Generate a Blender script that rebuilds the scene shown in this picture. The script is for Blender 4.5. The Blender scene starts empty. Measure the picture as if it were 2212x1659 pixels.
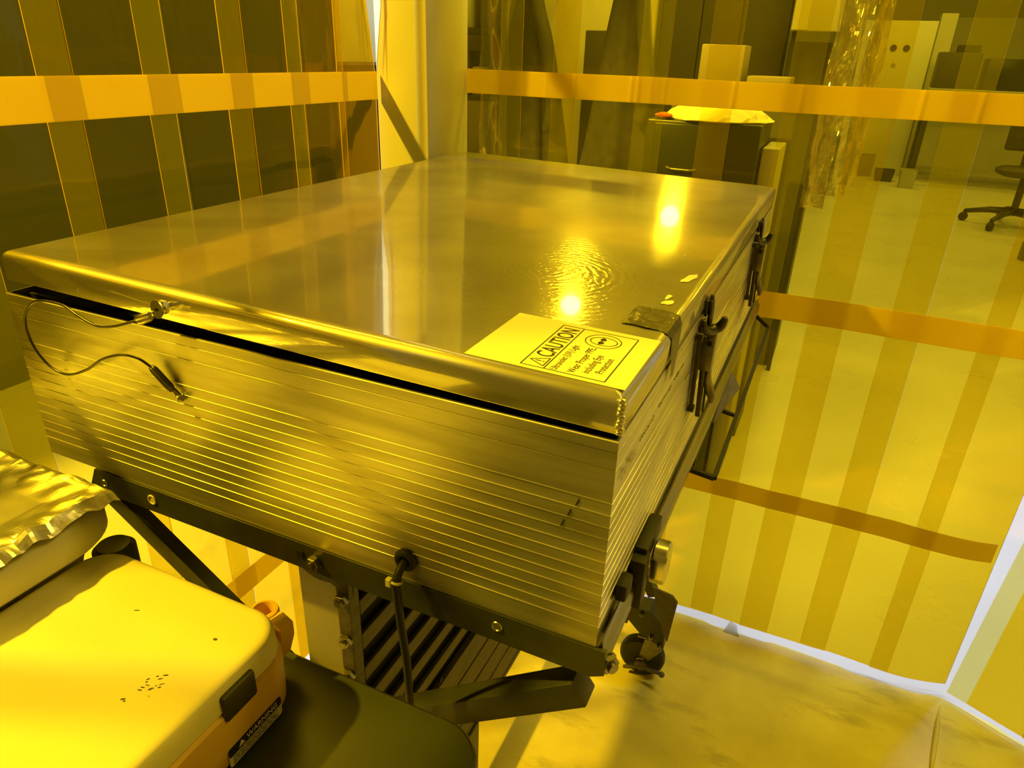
import bpy, bmesh, math, random
from mathutils import Vector, Matrix, noise
random.seed(7)
SC = bpy.context.scene
COL = SC.collection
PI = math.pi

# ------------------------------------------------------------------ camera, world, lamps, exposure
cam = bpy.data.cameras.new('camera')
cam.sensor_fit = 'HORIZONTAL'; cam.sensor_width = 36.0
cam.lens = 36.0 * 1511.11 / 2212.0
cam.clip_start = 0.02; cam.clip_end = 60
camo = bpy.data.objects.new('camera', cam); COL.objects.link(camo)
yaw, pitch, roll = -0.4142968, 0.4429063, 0.0360292
f = Vector((math.sin(yaw) * math.cos(pitch), math.cos(yaw) * math.cos(pitch), -math.sin(pitch)))
r0 = Vector((math.cos(yaw), -math.sin(yaw), 0)); u0 = r0.cross(f)
rr = r0 * math.cos(roll) + u0 * math.sin(roll)
uu = -r0 * math.sin(roll) + u0 * math.cos(roll)
CAM = Vector((0.86461, -0.47427, 1.51294))
camo.matrix_world = Matrix(((rr.x, uu.x, -f.x, CAM.x), (rr.y, uu.y, -f.y, CAM.y), (rr.z, uu.z, -f.z, CAM.z), (0, 0, 0, 1)))
SC.camera = camo

world = bpy.data.worlds.new('world'); SC.world = world; world.use_nodes = True
world.node_tree.nodes['Background'].inputs[0].default_value = (0.9, 0.93, 1.0, 1)
world.node_tree.nodes['Background'].inputs[1].default_value = 0.02

def lamp(name, kind, loc, power, color=(1, 1, 1), size=0.1, size_y=None, rot=(0, 0, 0)):
    l = bpy.data.lights.new(name, kind); l.energy = power; l.color = color
    if kind == 'AREA':
        l.shape = 'RECTANGLE'; l.size = size; l.size_y = size_y or size
    else:
        l.shadow_soft_size = size
    o = bpy.data.objects.new(name, l); COL.objects.link(o); o.location = loc; o.rotation_euler = rot
    return o
WHITE = (0.93, 0.95, 1.0)
key = lamp('key_lamp', 'SPOT', (-1.95, -1.12, 4.10), 1900, (1.0, 0.93, 0.72), 0.07)
key.data.spot_size = math.radians(66); key.data.spot_blend = 0.25
key.rotation_euler = (Vector((0.45, 0.25, 0.85)) - key.location).to_track_quat('-Z', 'Y').to_euler()
for loc, p, r in (((-0.212, 2.75, 2.220), 24, 0.050), ((0.216, 2.75, 1.709), 17, 0.042)):
    bl = lamp('bulb_lamp', 'SPOT', loc, p, (1.0, 0.98, 0.92), r)
    bl.data.spot_size = math.radians(95); bl.data.spot_blend = 0.4
    bl.rotation_euler = (Vector((0.6, 0.3, 1.1)) - bl.location).to_track_quat('-Z', 'Y').to_euler()
for (x, y, p) in ((-1.5, 0.9, 26), (0.9, 2.2, 44), (2.5, 1.5, 40), (2.4, 4.2, 24), (1.6, 7.0, 26), (3.0, 10.0, 34), (0.6, 11.0, 26), (-1.75, 4.7, 14)):  # last one is added to brighten the white board on the left wall
    lamp('ceiling_lamp_and_fill', 'AREA', (x, y, 4.2), p * 2.0, WHITE, 1.2, 0.3)

SC.view_settings.view_transform = 'Standard'; SC.view_settings.look = 'None'
SC.view_settings.gamma = 1.0; SC.view_settings.use_curve_mapping = False
SC.view_settings.exposure = -0.22
SC.cycles.transparent_max_bounces = 32
SC.cycles.max_bounces = 8
SC.cycles.sample_clamp_indirect = 4.0
SC.cycles.caustics_reflective = False; SC.cycles.caustics_refractive = False

# ------------------------------------------------------------------ materials
def nt(name):
    m = bpy.data.materials.new(name); m.use_nodes = True
    t = m.node_tree; t.nodes.clear()
    out = t.nodes.new('ShaderNodeOutputMaterial')
    return m, t, out
def N(t, kind, **kw):
    n = t.nodes.new(kind)
    for k, v in kw.items():
        if k in n.inputs: n.inputs[k].default_value = v
        else: setattr(n, k, v)
    return n
def rgba(c): return (c[0], c[1], c[2], 1.0)
def coords(t, scale=(1, 1, 1), rot=(0, 0, 0), loc=(0, 0, 0)):
    tc = N(t, 'ShaderNodeTexCoord'); mp = N(t, 'ShaderNodeMapping')
    mp.inputs['Scale'].default_value = scale; mp.inputs['Rotation'].default_value = rot; mp.inputs['Location'].default_value = loc
    t.links.new(tc.outputs['Object'], mp.inputs['Vector'])
    return mp
def ramp(t, a, b, ca, cb):
    r = N(t, 'ShaderNodeValToRGB')
    r.color_ramp.elements[0].position = a; r.color_ramp.elements[1].position = b
    r.color_ramp.elements[0].color = rgba(ca); r.color_ramp.elements[1].color = rgba(cb)
    return r
def plain(name, col, rough=0.5, metal=0.0, var=0.12, scale=18.0, bump=0.0, stretch=(1, 1, 1), spec=0.5):
    m, t, out = nt(name)
    b = N(t, 'ShaderNodeBsdfPrincipled'); b.inputs['Metallic'].default_value = metal
    b.inputs['Specular IOR Level'].default_value = spec
    mp = coords(t, stretch); nz = N(t, 'ShaderNodeTexNoise'); nz.inputs['Scale'].default_value = scale; nz.inputs['Detail'].default_value = 4
    t.links.new(mp.outputs[0], nz.inputs['Vector'])
    lo = [max(0, c * (1 - var)) for c in col]; hi = [min(1, c * (1 + var)) for c in col]
    rp = ramp(t, 0.3, 0.7, lo, hi); t.links.new(nz.outputs[0], rp.inputs[0])
    t.links.new(rp.outputs[0], b.inputs['Base Color'])
    mr = N(t, 'ShaderNodeMapRange'); mr.inputs['To Min'].default_value = max(0.02, rough * 0.85); mr.inputs['To Max'].default_value = min(1, rough * 1.15)
    t.links.new(nz.outputs[0], mr.inputs[0]); t.links.new(mr.outputs[0], b.inputs['Roughness'])
    if bump:
        bp = N(t, 'ShaderNodeBump'); bp.inputs['Strength'].default_value = bump; bp.inputs['Distance'].default_value = 0.004
        t.links.new(nz.outputs[0], bp.inputs['Height']); t.links.new(bp.outputs[0], b.inputs['Normal'])
    t.links.new(b.outputs[0], out.inputs[0])
    return m

def film_material(name, tint, scatter, sfac, gloss=0.03, rough=0.06):
    """amber vinyl: tinted straight transmission, a little surface gloss and scatter"""
    m, t, out = nt(name)
    tr = N(t, 'ShaderNodeBsdfTransparent'); tr.inputs[0].default_value = rgba(tint)
    gl = N(t, 'ShaderNodeBsdfGlossy'); gl.inputs['Roughness'].default_value = rough; gl.inputs[0].default_value = (1, 0.9, 0.55, 1)
    d1 = N(t, 'ShaderNodeBsdfDiffuse'); d1.inputs[0].default_value = rgba(scatter)
    d2 = N(t, 'ShaderNodeBsdfTranslucent'); d2.inputs[0].default_value = rgba(scatter)
    df = N(t, 'ShaderNodeMixShader'); t.links.new(d1.outputs[0], df.inputs[1]); t.links.new(d2.outputs[0], df.inputs[2])
    mp = coords(t, (1.0, 1.0, 0.35)); nz = N(t, 'ShaderNodeTexNoise'); nz.inputs['Scale'].default_value = 7.0; nz.inputs['Detail'].default_value = 3
    t.links.new(mp.outputs[0], nz.inputs['Vector'])
    bp = N(t, 'ShaderNodeBump'); bp.inputs['Strength'].default_value = 0.25; bp.inputs['Distance'].default_value = 0.02
    t.links.new(nz.outputs[0], bp.inputs['Height']); t.links.new(bp.outputs[0], gl.inputs['Normal'])
    fr = N(t, 'ShaderNodeFresnel'); fr.inputs[0].default_value = 1.3
    ad = N(t, 'ShaderNodeMath', operation='MULTIPLY_ADD'); ad.inputs[1].default_value = 0.25; ad.inputs[2].default_value = gloss
    t.links.new(fr.outputs[0], ad.inputs[0])
    m1 = N(t, 'ShaderNodeMixShader'); m1.inputs[0].default_value = sfac
    t.links.new(tr.outputs[0], m1.inputs[1]); t.links.new(df.outputs[0], m1.inputs[2])
    m2 = N(t, 'ShaderNodeMixShader'); t.links.new(ad.outputs[0], m2.inputs[0])
    t.links.new(m1.outputs[0], m2.inputs[1]); t.links.new(gl.outputs[0], m2.inputs[2])
    t.links.new(m2.outputs[0], out.inputs[0])
    return m
FILM = film_material('amber_film', (0.950, 0.790, 0.125), (0.72, 0.62, 0.02), 0.022, 0.012)
FILM2 = film_material('amber_film_margin', (0.988, 0.945, 0.55), (0.58, 0.60, 0.02), 0.115, 0.012)
CLEAR = film_material('clear_plastic', (0.80, 0.81, 0.80), (0.8, 0.8, 0.8), 0.22, 0.22, 0.12)
CRUMPLE = film_material('crumpled_plastic', (0.7, 0.7, 0.68), (0.8, 0.8, 0.76), 0.28, 0.32, 0.09)
FILM_EDGE = plain('cut_film_edge', (0.85, 0.55, 0.08), 0.35, var=0.15)

def tape_material():
    m, t, out = nt('orange_tape')
    b = N(t, 'ShaderNodeBsdfPrincipled'); b.inputs['Roughness'].default_value = 0.33
    mp = coords(t, (1, 1, 1)); nz = N(t, 'ShaderNodeTexNoise'); nz.inputs['Scale'].default_value = 5
    t.links.new(mp.outputs[0], nz.inputs['Vector'])
    rp = ramp(t, 0.3, 0.7, (0.90, 0.70, 0.08), (0.95, 0.80, 0.11)); t.links.new(nz.outputs[0], rp.inputs[0]); t.links.new(rp.outputs[0], b.inputs['Base Color'])
    tl = N(t, 'ShaderNodeBsdfTranslucent'); tl.inputs[0].default_value = (0.95, 0.80, 0.07, 1)
    mx = N(t, 'ShaderNodeMixShader'); mx.inputs[0].default_value = 0.70
    t.links.new(b.outputs[0], mx.inputs[1]); t.links.new(tl.outputs[0], mx.inputs[2]); t.links.new(mx.outputs[0], out.inputs[0])
    return m
TAPE = tape_material()

def lid_material():
    m, t, out = nt('scratched_steel')
    mp = coords(t, (1.5, 40, 40)); fine = N(t, 'ShaderNodeTexNoise'); fine.inputs['Scale'].default_value = 9; fine.inputs['Detail'].default_value = 5
    t.links.new(mp.outputs[0], fine.inputs['Vector'])
    mp2 = coords(t, (3, 3, 3)); big = N(t, 'ShaderNodeTexNoise'); big.inputs['Scale'].default_value = 2.2; big.inputs['Detail'].default_value = 6
    t.links.new(mp2.outputs[0], big.inputs['Vector'])
    # circular polishing arcs about a point on the lid
    mp3 = coords(t, (1, 1, 1), loc=(-0.575, -0.285, -1.277)); wv = N(t, 'ShaderNodeTexWave', wave_type='RINGS', rings_direction='Z')
    wv.inputs['Scale'].default_value = 30; wv.inputs['Distortion'].default_value = 6; wv.inputs['Detail'].default_value = 4; wv.inputs['Detail Scale'].default_value = 2.5
    t.links.new(mp3.outputs[0], wv.inputs['Vector'])
    ln = N(t, 'ShaderNodeVectorMath', operation='LENGTH'); t.links.new(mp3.outputs[0], ln.inputs[0])
    mk = ramp(t, 0.10, 0.22, (1, 1, 1), (0, 0, 0)); t.links.new(ln.outputs['Value'], mk.inputs[0])
    arc = N(t, 'ShaderNodeMath', operation='MULTIPLY'); t.links.new(wv.outputs['Fac'], arc.inputs[0]); t.links.new(mk.outputs[0], arc.inputs[1])
    bp = N(t, 'ShaderNodeBump'); bp.inputs['Strength'].default_value = 0.09; bp.inputs['Distance'].default_value = 0.0015
    t.links.new(fine.outputs[0], bp.inputs['Height'])
    bpa = N(t, 'ShaderNodeBump'); bpa.inputs['Strength'].default_value = 0.11; bpa.inputs['Distance'].default_value = 0.0016
    t.links.new(arc.outputs[0], bpa.inputs['Height']); t.links.new(bp.outputs[0], bpa.inputs['Normal'])
    bp2 = N(t, 'ShaderNodeBump'); bp2.inputs['Strength'].default_value = 0.02; bp2.inputs['Distance'].default_value = 0.01
    t.links.new(big.outputs[0], bp2.inputs['Height'])
    rp = ramp(t, 0.3, 0.72, (0.58, 0.565, 0.50), (0.76, 0.745, 0.67)); t.links.new(big.outputs[0], rp.inputs[0])
    lobes = []
    for r, n in ((0.045, bp2), (0.14, bpa), (0.46, bpa)):
        g = N(t, 'ShaderNodeBsdfAnisotropic'); g.inputs['Roughness'].default_value = r
        t.links.new(rp.outputs[0], g.inputs[0]); t.links.new(n.outputs[0], g.inputs['Normal']); lobes.append(g)
    m1 = N(t, 'ShaderNodeMixShader'); m1.inputs[0].default_value = 0.42
    t.links.new(lobes[0].outputs[0], m1.inputs[1]); t.links.new(lobes[1].outputs[0], m1.inputs[2])
    m2 = N(t, 'ShaderNodeMixShader'); m2.inputs[0].default_value = 0.36
    t.links.new(m1.outputs[0], m2.inputs[1]); t.links.new(lobes[2].outputs[0], m2.inputs[2])
    t.links.new(m2.outputs[0], out.inputs[0])
    return m
LID = lid_material()

def brushed(name, col, rough, stretch, strength=0.18, dirt=0.35, aniso=0.0):
    m, t, out = nt(name)
    b = N(t, 'ShaderNodeBsdfPrincipled'); b.inputs['Metallic'].default_value = 1.0
    mp = coords(t, stretch); nz = N(t, 'ShaderNodeTexNoise'); nz.inputs['Scale'].default_value = 10; nz.inputs['Detail'].default_value = 6
    t.links.new(mp.outputs[0], nz.inputs['Vector'])
    mp2 = coords(t, tuple(1 + (s - 1) * 0.06 for s in stretch)); dn = N(t, 'ShaderNodeTexNoise'); dn.inputs['Scale'].default_value = 6; dn.inputs['Detail'].default_value = 5
    t.links.new(mp2.outputs[0], dn.inputs['Vector'])
    if aniso:
        tg = N(t, 'ShaderNodeTangent', direction_type='RADIAL', axis='Z'); t.links.new(tg.outputs[0], b.inputs['Tangent'])
        b.inputs['Anisotropic'].default_value = aniso; b.inputs['Anisotropic Rotation'].default_value = 0.25
    rp = ramp(t, 0.30, 0.62, [c * (1 - dirt) for c in col], col); t.links.new(dn.outputs[0], rp.inputs[0]); t.links.new(rp.outputs[0], b.inputs['Base Color'])
    bp = N(t, 'ShaderNodeBump'); bp.inputs['Strength'].default_value = strength; bp.inputs['Distance'].default_value = 0.002
    t.links.new(nz.outputs[0], bp.inputs['Height']); t.links.new(bp.outputs[0], b.inputs['Normal'])
    mr = N(t, 'ShaderNodeMapRange'); mr.inputs['To Min'].default_value = rough * 0.85; mr.inputs['To Max'].default_value = rough * 1.3
    t.links.new(nz.outputs[0], mr.inputs[0]); t.links.new(mr.outputs[0], b.inputs['Roughness'])
    t.links.new(b.outputs[0], out.inputs[0])
    return m
ALU = brushed('brushed_aluminium', (0.70, 0.685, 0.62), 0.35, (1, 1, 150), 0.06, 0.32, 0.55)
STEEL = brushed('worn_steel', (0.60, 0.59, 0.55), 0.28, (20, 20, 20), 0.08)
BRIGHT = plain('bright_zinc', (0.75, 0.74, 0.70), 0.22, 1.0, 0.10, 40)
DARKM = plain('dark_painted_steel', (0.042, 0.045, 0.034), 0.38, 0.0, 0.25, 30)
BLACK = plain('black_rubber', (0.018, 0.018, 0.016), 0.55, 0.0, 0.2, 40)
VOIDM = plain('opening_shade', (0.010, 0.010, 0.009), 0.8, 0.0, 0.2, 20)  # near-black imitates the shade inside slat gaps and holes
BOLTM = plain('dull_zinc', (0.33, 0.32, 0.28), 0.30, 1.0, 0.2, 60)
RAILM = plain('greasy_rail', (0.24, 0.23, 0.19), 0.30, 0.9, 0.35, 12, 0.0, (1, 0.3, 1))
SLAT = plain('oxidised_slat', (0.13, 0.118, 0.085), 0.55, 0.15, 0.28, 14, 0.2, (8, 1, 8))
LATCHM = plain('blackened_latch', (0.085, 0.08, 0.065), 0.32, 0.75, 0.25, 60)
LATCHP = plain('worn_latch_plate', (0.26, 0.25, 0.20), 0.34, 0.7, 0.2, 60)
PALEPAINT = plain('pale_painted_steel', (0.60, 0.58, 0.44), 0.45, 0.0, 0.06, 8)
CREAM = plain('cream_plastic', (0.88, 0.82, 0.42), 0.5, 0.0, 0.035, 9, 0.10)
CREAMIN = plain('cream_tub_plastic', (0.70, 0.66, 0.50), 0.5, 0.0, 0.05, 9)
ORANGE = plain('orange_plastic', (0.84, 0.53, 0.09), 0.42, 0.0, 0.06, 10)
OLIVE = plain('dark_olive_plastic', (0.045, 0.042, 0.022), 0.42, 0.0, 0.1, 20)
TABLEM = plain('dark_green_tabletop', (0.052, 0.060, 0.034), 0.36, 0.0, 0.10, 7)
FOIL = plain('crinkled_foil', (0.86, 0.84, 0.76), 0.36, 1.0, 0.04, 30)
PAPER = plain('white_paper', (0.82, 0.77, 0.42), 0.6, 0.0, 0.02, 6)
INK = plain('black_ink', (0.012, 0.012, 0.011), 0.6, 0.0, 0.1, 30)
GREYINK = plain('marker_scribble', (0.24, 0.23, 0.17), 0.5, 0.0, 0.2, 40)
WHITEINK = plain('white_print', (0.75, 0.74, 0.68), 0.5, 0.0, 0.05, 30)
COLUMNM = plain('painted_column', (0.82, 0.78, 0.50), 0.55, 0.0, 0.03, 5)
FLOORM = plain('pale_floor', (0.62, 0.62, 0.64), 0.28, 0.0, 0.06, 1.5)
WALLW = plain('white_wall', (0.72, 0.72, 0.70), 0.7, 0.0, 0.03, 3)
CEILM = plain('ceiling_white', (0.80, 0.80, 0.78), 0.8, 0.0, 0.03, 3)
FRONTW = plain('grey_brown_wall', (0.20, 0.19, 0.16), 0.7, 0.0, 0.05, 3)
DARKWALL = plain('dark_green_wall', (0.030, 0.034, 0.026), 0.6, 0.0, 0.08, 2)
DARKPAN = plain('dark_partition', (0.080, 0.078, 0.058), 0.55, 0.0, 0.12, 3)
CLOTH = plain('dark_cloth', (0.055, 0.056, 0.050), 0.85, 0.0, 0.25, 25)
GREENCAB = plain('dark_green_cabinet', (0.017, 0.025, 0.016), 0.30, 0.0, 0.15, 4)
CARD = plain('pale_cardboard', (0.30, 0.26, 0.17), 0.75, 0.0, 0.08, 8)
GREYC = plain('grey_cabinet', (0.40, 0.41, 0.38), 0.5, 0.0, 0.06, 4)
TAPEGREY = plain('grey_cloth_tape', (0.115, 0.11, 0.08), 0.30, 0.3, 0.25, 90, 0.6)
CHIP = plain('torn_tape_and_hole_light', (0.80, 0.72, 0.45), 0.6, 0.0, 0.1, 60)
BOX_SHADE = plain('box_interior_shade', (0.02, 0.02, 0.015), 0.5)  # near-black stands in for shade in the gap under the lid
REDM = plain('red_rag', (0.55, 0.14, 0.06), 0.8)

def mat_material():
    m, t, out = nt('amber_floor_sheet')
    b = N(t, 'ShaderNodeBsdfPrincipled'); b.inputs['Roughness'].default_value = 0.30
    mp = coords(t, (1, 1, 1)); nz = N(t, 'ShaderNodeTexNoise'); nz.inputs['Scale'].default_value = 3.2; nz.inputs['Detail'].default_value = 7; nz.inputs['Roughness'].default_value = 0.6
    t.links.new(mp.outputs[0], nz.inputs['Vector'])
    rp = ramp(t, 0.32, 0.66, (0.66, 0.57, 0.10), (0.88, 0.79, 0.14)); t.links.new(nz.outputs[0], rp.inputs[0])
    # scuffs
    mp2 = coords(t, (1.3, 4.2, 1), rot=(0, 0, 0.5), loc=(0.3, 0.15, 0)); sc = N(t, 'ShaderNodeTexNoise'); sc.inputs['Scale'].default_value = 2.6; sc.inputs['Detail'].default_value = 8; sc.inputs['Roughness'].default_value = 0.65
    t.links.new(mp2.outputs[0], sc.inputs['Vector'])
    rs = ramp(t, 0.56, 0.70, (0, 0, 0), (0.6, 0.6, 0.6)); t.links.new(sc.outputs[0], rs.inputs[0])
    mx = N(t, 'ShaderNodeMix', data_type='RGBA'); mx.inputs['B'].default_value = (0.34, 0.29, 0.07, 1)
    t.links.new(rs.outputs[0], mx.inputs['Factor']); t.links.new(rp.outputs[0], mx.inputs['A'])
    t.links.new(mx.outputs['Result'], b.inputs['Base Color'])
    bp = N(t, 'ShaderNodeBump'); bp.inputs['Strength'].default_value = 0.15; bp.inputs['Distance'].default_value = 0.01
    t.links.new(nz.outputs[0], bp.inputs['Height']); t.links.new(bp.outputs[0], b.inputs['Normal'])
    t.links.new(b.outputs[0], out.inputs[0])
    return m
FLOORMAT = mat_material()

# ------------------------------------------------------------------ mesh helpers
def link(name, bm, mats, parent=None, smooth=False, normals=True):
    if normals: bmesh.ops.recalc_face_normals(bm, faces=bm.faces)
    me = bpy.data.meshes.new(name); bm.to_mesh(me); bm.free()
    for m in (mats if isinstance(mats, (list, tuple)) else [mats]): me.materials.append(m)
    if smooth:
        for p in me.polygons: p.use_smooth = True
        if smooth != 'all':
            try: me.set_sharp_from_angle(angle=math.radians(40))
            except Exception: pass
    o = bpy.data.objects.new(name, me); COL.objects.link(o)
    if parent is not None:
        o.parent = parent
        o.matrix_parent_inverse = Matrix.Identity(4)
        o.location = -world_loc(parent)
    return o
def world_loc(o):
    v = Vector((0, 0, 0))
    while o is not None:
        v += o.location; o = o.parent
    return v
def thing(name, label, cat, loc=(0, 0, 0), group=None):
    o = bpy.data.objects.new(name, None); COL.objects.link(o); o.location = loc; o.empty_display_size = 0.05
    o['label'] = label; o['category'] = cat
    if group: o['group'] = group
    return o
def tag(o, label, cat, group=None):
    o['label'] = label; o['category'] = cat
    if group: o['group'] = group
    return o
def B(): return bmesh.new()
def box(bm, x0, x1, y0, y1, z0, z1, bev=0.0, seg=2, M=None, mi=0):
    vs = [bm.verts.new((x, y, z)) for x in (x0, x1) for y in (y0, y1) for z in (z0, z1)]
    fs = [bm.faces.new([vs[i] for i in q]) for q in ((0, 1, 3, 2), (4, 6, 7, 5), (0, 4, 5, 1), (2, 3, 7, 6), (0, 2, 6, 4), (1, 5, 7, 3))]
    for q in fs: q.material_index = mi
    geo = vs
    if bev:
        es = list({e for q in fs for e in q.edges})
        res = bmesh.ops.bevel(bm, geom=es, offset=bev, segments=seg, affect='EDGES', profile=0.5)
        geo = list({v for q in res['faces'] for v in q.verts} | {v for v in vs if v.is_valid})
        for q in res['faces']: q.material_index = mi
    if M is not None: bmesh.ops.transform(bm, matrix=M, verts=geo)
    return geo
def frame_from(d):
    d = d.normalized(); a = Vector((0, 0, 1)) if abs(d.z) < 0.9 else Vector((1, 0, 0))
    s = d.cross(a).normalized(); return s, s.cross(d).normalized()
def tube(bm, pts, r, n=10, caps=True, radii=None):
    pts = [Vector(p) for p in pts]; rings = []
    s = None
    for i, p in enumerate(pts):
        d = (pts[min(i + 1, len(pts) - 1)] - pts[max(i - 1, 0)]).normalized()
        if s is None: s, w = frame_from(d)
        else:
            s = (s - d * s.dot(d)).normalized()
        w = d.cross(s)
        R_ = radii[i] if radii else r
        rings.append([bm.verts.new(p + s * R_ * math.cos(2 * PI * k / n) + w * R_ * math.sin(2 * PI * k / n)) for k in range(n)])
    for a, b in zip(rings, rings[1:]):
        for k in range(n): bm.faces.new((a[k], a[(k + 1) % n], b[(k + 1) % n], b[k]))
    if caps:
        bm.faces.new(rings[0][::-1]); bm.faces.new(rings[-1])
def bar(bm, p, q, w, h, up=(0, 0, 1), bev=0.0):
    """rectangular bar from p to q"""
    p, q = Vector(p), Vector(q); d = (q - p); L = d.length; d.normalize(); up = Vector(up)
    s = d.cross(up).normalized(); t = s.cross(d)
    M = Matrix(((d.x, s.x, t.x, p.x), (d.y, s.y, t.y, p.y), (d.z, s.z, t.z, p.z), (0, 0, 0, 1)))
    box(bm, 0, L, -w / 2, w / 2, -h / 2, h / 2, bev, 2, M)
def cyl(bm, c, axis, r, h, n=24, bev=0.0, r2=None):
    c = Vector(c); d = Vector(axis).normalized(); s, w = frame_from(d); r2 = r if r2 is None else r2
    prof = [(r, 0), (r2, h)] if not bev else [(r - bev, 0), (r, bev), (r2, h - bev), (r2 - bev, h)]
    rings = [[bm.verts.new(c + d * z + (s * math.cos(2 * PI * k / n) + w * math.sin(2 * PI * k / n)) * q) for k in range(n)] for q, z in prof]
    for a, b in zip(rings, rings[1:]):
        for k in range(n): bm.faces.new((a[k], a[(k + 1) % n], b[(k + 1) % n], b[k]))
    bm.faces.new(rings[0][::-1]); bm.faces.new(rings[-1])
def torus(bm, c, axis, R_, r, n=28, m=10):
    c = Vector(c); d = Vector(axis).normalized(); s, w = frame_from(d)
    rings = []
    for i in range(n):
        a = 2 * PI * i / n; e = s * math.cos(a) + w * math.sin(a)
        rings.append([bm.verts.new(c + e * (R_ + r * math.cos(2 * PI * k / m)) + d * r * math.sin(2 * PI * k / m)) for k in range(m)])
    for i in range(n):
        a, b = rings[i], rings[(i + 1) % n]
        for k in range(m): bm.faces.new((a[k], a[(k + 1) % m], b[(k + 1) % m], b[k]))
def prism(bm, poly, ext, mi=0):
    """poly: list of 3-D points, ext: extrusion vector"""
    ext = Vector(ext); a = [bm.verts.new(Vector(p)) for p in poly]; b = [bm.verts.new(Vector(p) + ext) for p in poly]
    n = len(a); q = [bm.faces.new(a[::-1]), bm.faces.new(b)]
    for i in range(n): q.append(bm.faces.new((a[i], a[(i + 1) % n], b[(i + 1) % n], b[i])))
    for x in q: x.material_index = mi
def rrect(x0, x1, y0, y1, r, n=6):
    pts = []
    for cx, cy, a0 in ((x1 - r, y1 - r, 0), (x0 + r, y1 - r, PI / 2), (x0 + r, y0 + r, PI), (x1 - r, y0 + r, 1.5 * PI)):
        for k in range(n + 1):
            a = a0 + PI / 2 * k / n; pts.append((cx + r * math.cos(a), cy + r * math.sin(a)))
    return pts
def rings_solid(bm, rings, cap0=True, cap1=True):
    vr = [[bm.verts.new(p) for p in r] for r in rings]
    for a, b in zip(vr, vr[1:]):
        n = len(a)
        for k in range(n): bm.faces.new((a[k], a[(k + 1) % n], b[(k + 1) % n], b[k]))
    if cap0: bm.faces.new(vr[0][::-1])
    if cap1: bm.faces.new(vr[-1])
def bez(p0, p1, p2, p3, n=14):
    p0, p1, p2, p3 = map(Vector, (p0, p1, p2, p3)); o = []
    for i in range(n + 1):
        t = i / n; o.append(p0 * (1 - t) ** 3 + p1 * 3 * t * (1 - t) ** 2 + p2 * 3 * t * t * (1 - t) + p3 * t ** 3)
    return o
def smoothpath(pts, n=8):
    P = [Vector(p) for p in pts]; P = [P[0] * 2 - P[1]] + P + [P[-1] * 2 - P[-2]]; o = []
    for i in range(1, len(P) - 2):
        a, b, c, d = P[i - 1], P[i], P[i + 1], P[i + 2]
        for k in range(n):
            t = k / n
            o.append(0.5 * ((2 * b) + (c - a) * t + (2 * a - 5 * b + 4 * c - d) * t * t + (3 * b - a - 3 * c + d) * t ** 3))
    o.append(P[-2]); return o
def text_mesh(name, body, size, M, mat, parent, bold=0.0, sx=1.0, align='LEFT'):
    cu = bpy.data.curves.new(name, 'FONT'); cu.body = body; cu.size = size; cu.align_x = align; cu.align_y = 'BOTTOM_BASELINE'
    cu.offset = bold; cu.resolution_u = 3
    tmp = bpy.data.objects.new(name + '_tmp', cu); COL.objects.link(tmp)
    dg = bpy.context.evaluated_depsgraph_get(); dg.update()
    me = bpy.data.meshes.new_from_object(tmp.evaluated_get(dg))
    bpy.data.objects.remove(tmp); bpy.data.curves.remove(cu)
    me.transform(Matrix.Diagonal((sx, 1, 1, 1))); me.transform(M); me.materials.clear(); me.materials.append(mat); me.name = name
    o = bpy.data.objects.new(name, me); COL.objects.link(o); o.parent = parent; o.location = -world_loc(parent)
    return o

# ------------------------------------------------------------------ the setting
def struct(name, bm, mat, smooth=False):
    o = link(name, bm, mat, None, smooth); o['kind'] = 'structure'; return o
XL, XR, YF, YB, ZC = -2.5, 5.2, -1.30, 16.0, 4.3
bm = B(); box(bm, XL, XR, YF, YB, -0.05, 0.0); struct('floor', bm, FLOORM)
bm = B(); box(bm, XL, XR, YF, YB, ZC, ZC + 0.05); struct('ceiling', bm, CEILM)
bm = B(); box(bm, XL - 0.1, XL, YF, YB, 0, ZC); struct('wall_left', bm, DARKWALL)
bm = B(); box(bm, XR, XR + 0.1, YF, YB, 0, ZC); struct('wall_right', bm, WALLW)
bm = B(); box(bm, XL - 0.1, XR + 0.1, YB, YB + 0.1, 0, ZC); struct('wall_back', bm, GREYC)
bm = B(); box(bm, XL - 0.1, XR + 0.1, YF - 0.1, YF, 0, ZC); struct('wall_front', bm, FRONTW)
bm = B(); box(bm, -0.168, -0.030, 1.02, 1.2175, 0, ZC, 0.004, 2); struct('column', bm, COLUMNM, True)
# amber sheet on the floor inside the curtains, wavy far edge
bm = B()
edge = []
for i in range(61):
    x = -0.15 + 1.72 * i / 60
    yb = 1.208 + 0.004 * math.sin(9 * x) + 0.003 * noise.noise(Vector((x * 14, 0, 0))) + (0.010 if int(x * 5.2) % 2 else 0.0)
    if x > 1.40: yb -= (x - 1.40) * 0.36
    edge.append((x, yb))
front = [bm.verts.new((x, -1.2, 0.001)) for x, y in edge]
mid = [bm.verts.new((x, 0.9, 0.001)) for x, y in edge]
back = [bm.verts.new((x, y, 0.004)) for x, y in edge]
for a, b in ((front, mid), (mid, back)):
    for i in range(60): bm.faces.new((a[i], a[i + 1], b[i + 1], b[i]))
mat = link('floor_sheet', bm, FLOORMAT, None, True); tag(mat, 'amber vinyl sheet laid on the floor inside the curtains, scuffed and creased', 'floor sheet')
bm = B()   # the crease standing up from the sheet
tube(bm, [(1.39 - 0.04 * t, 1.19 - 0.24 * t, 0.003) for t in (0, .25, .5, .75, 1)], 0.005, 6, radii=[0.002, 0.006, 0.007, 0.006, 0.003])
link('crease', bm, FLOORMAT, mat, 'all')
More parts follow.
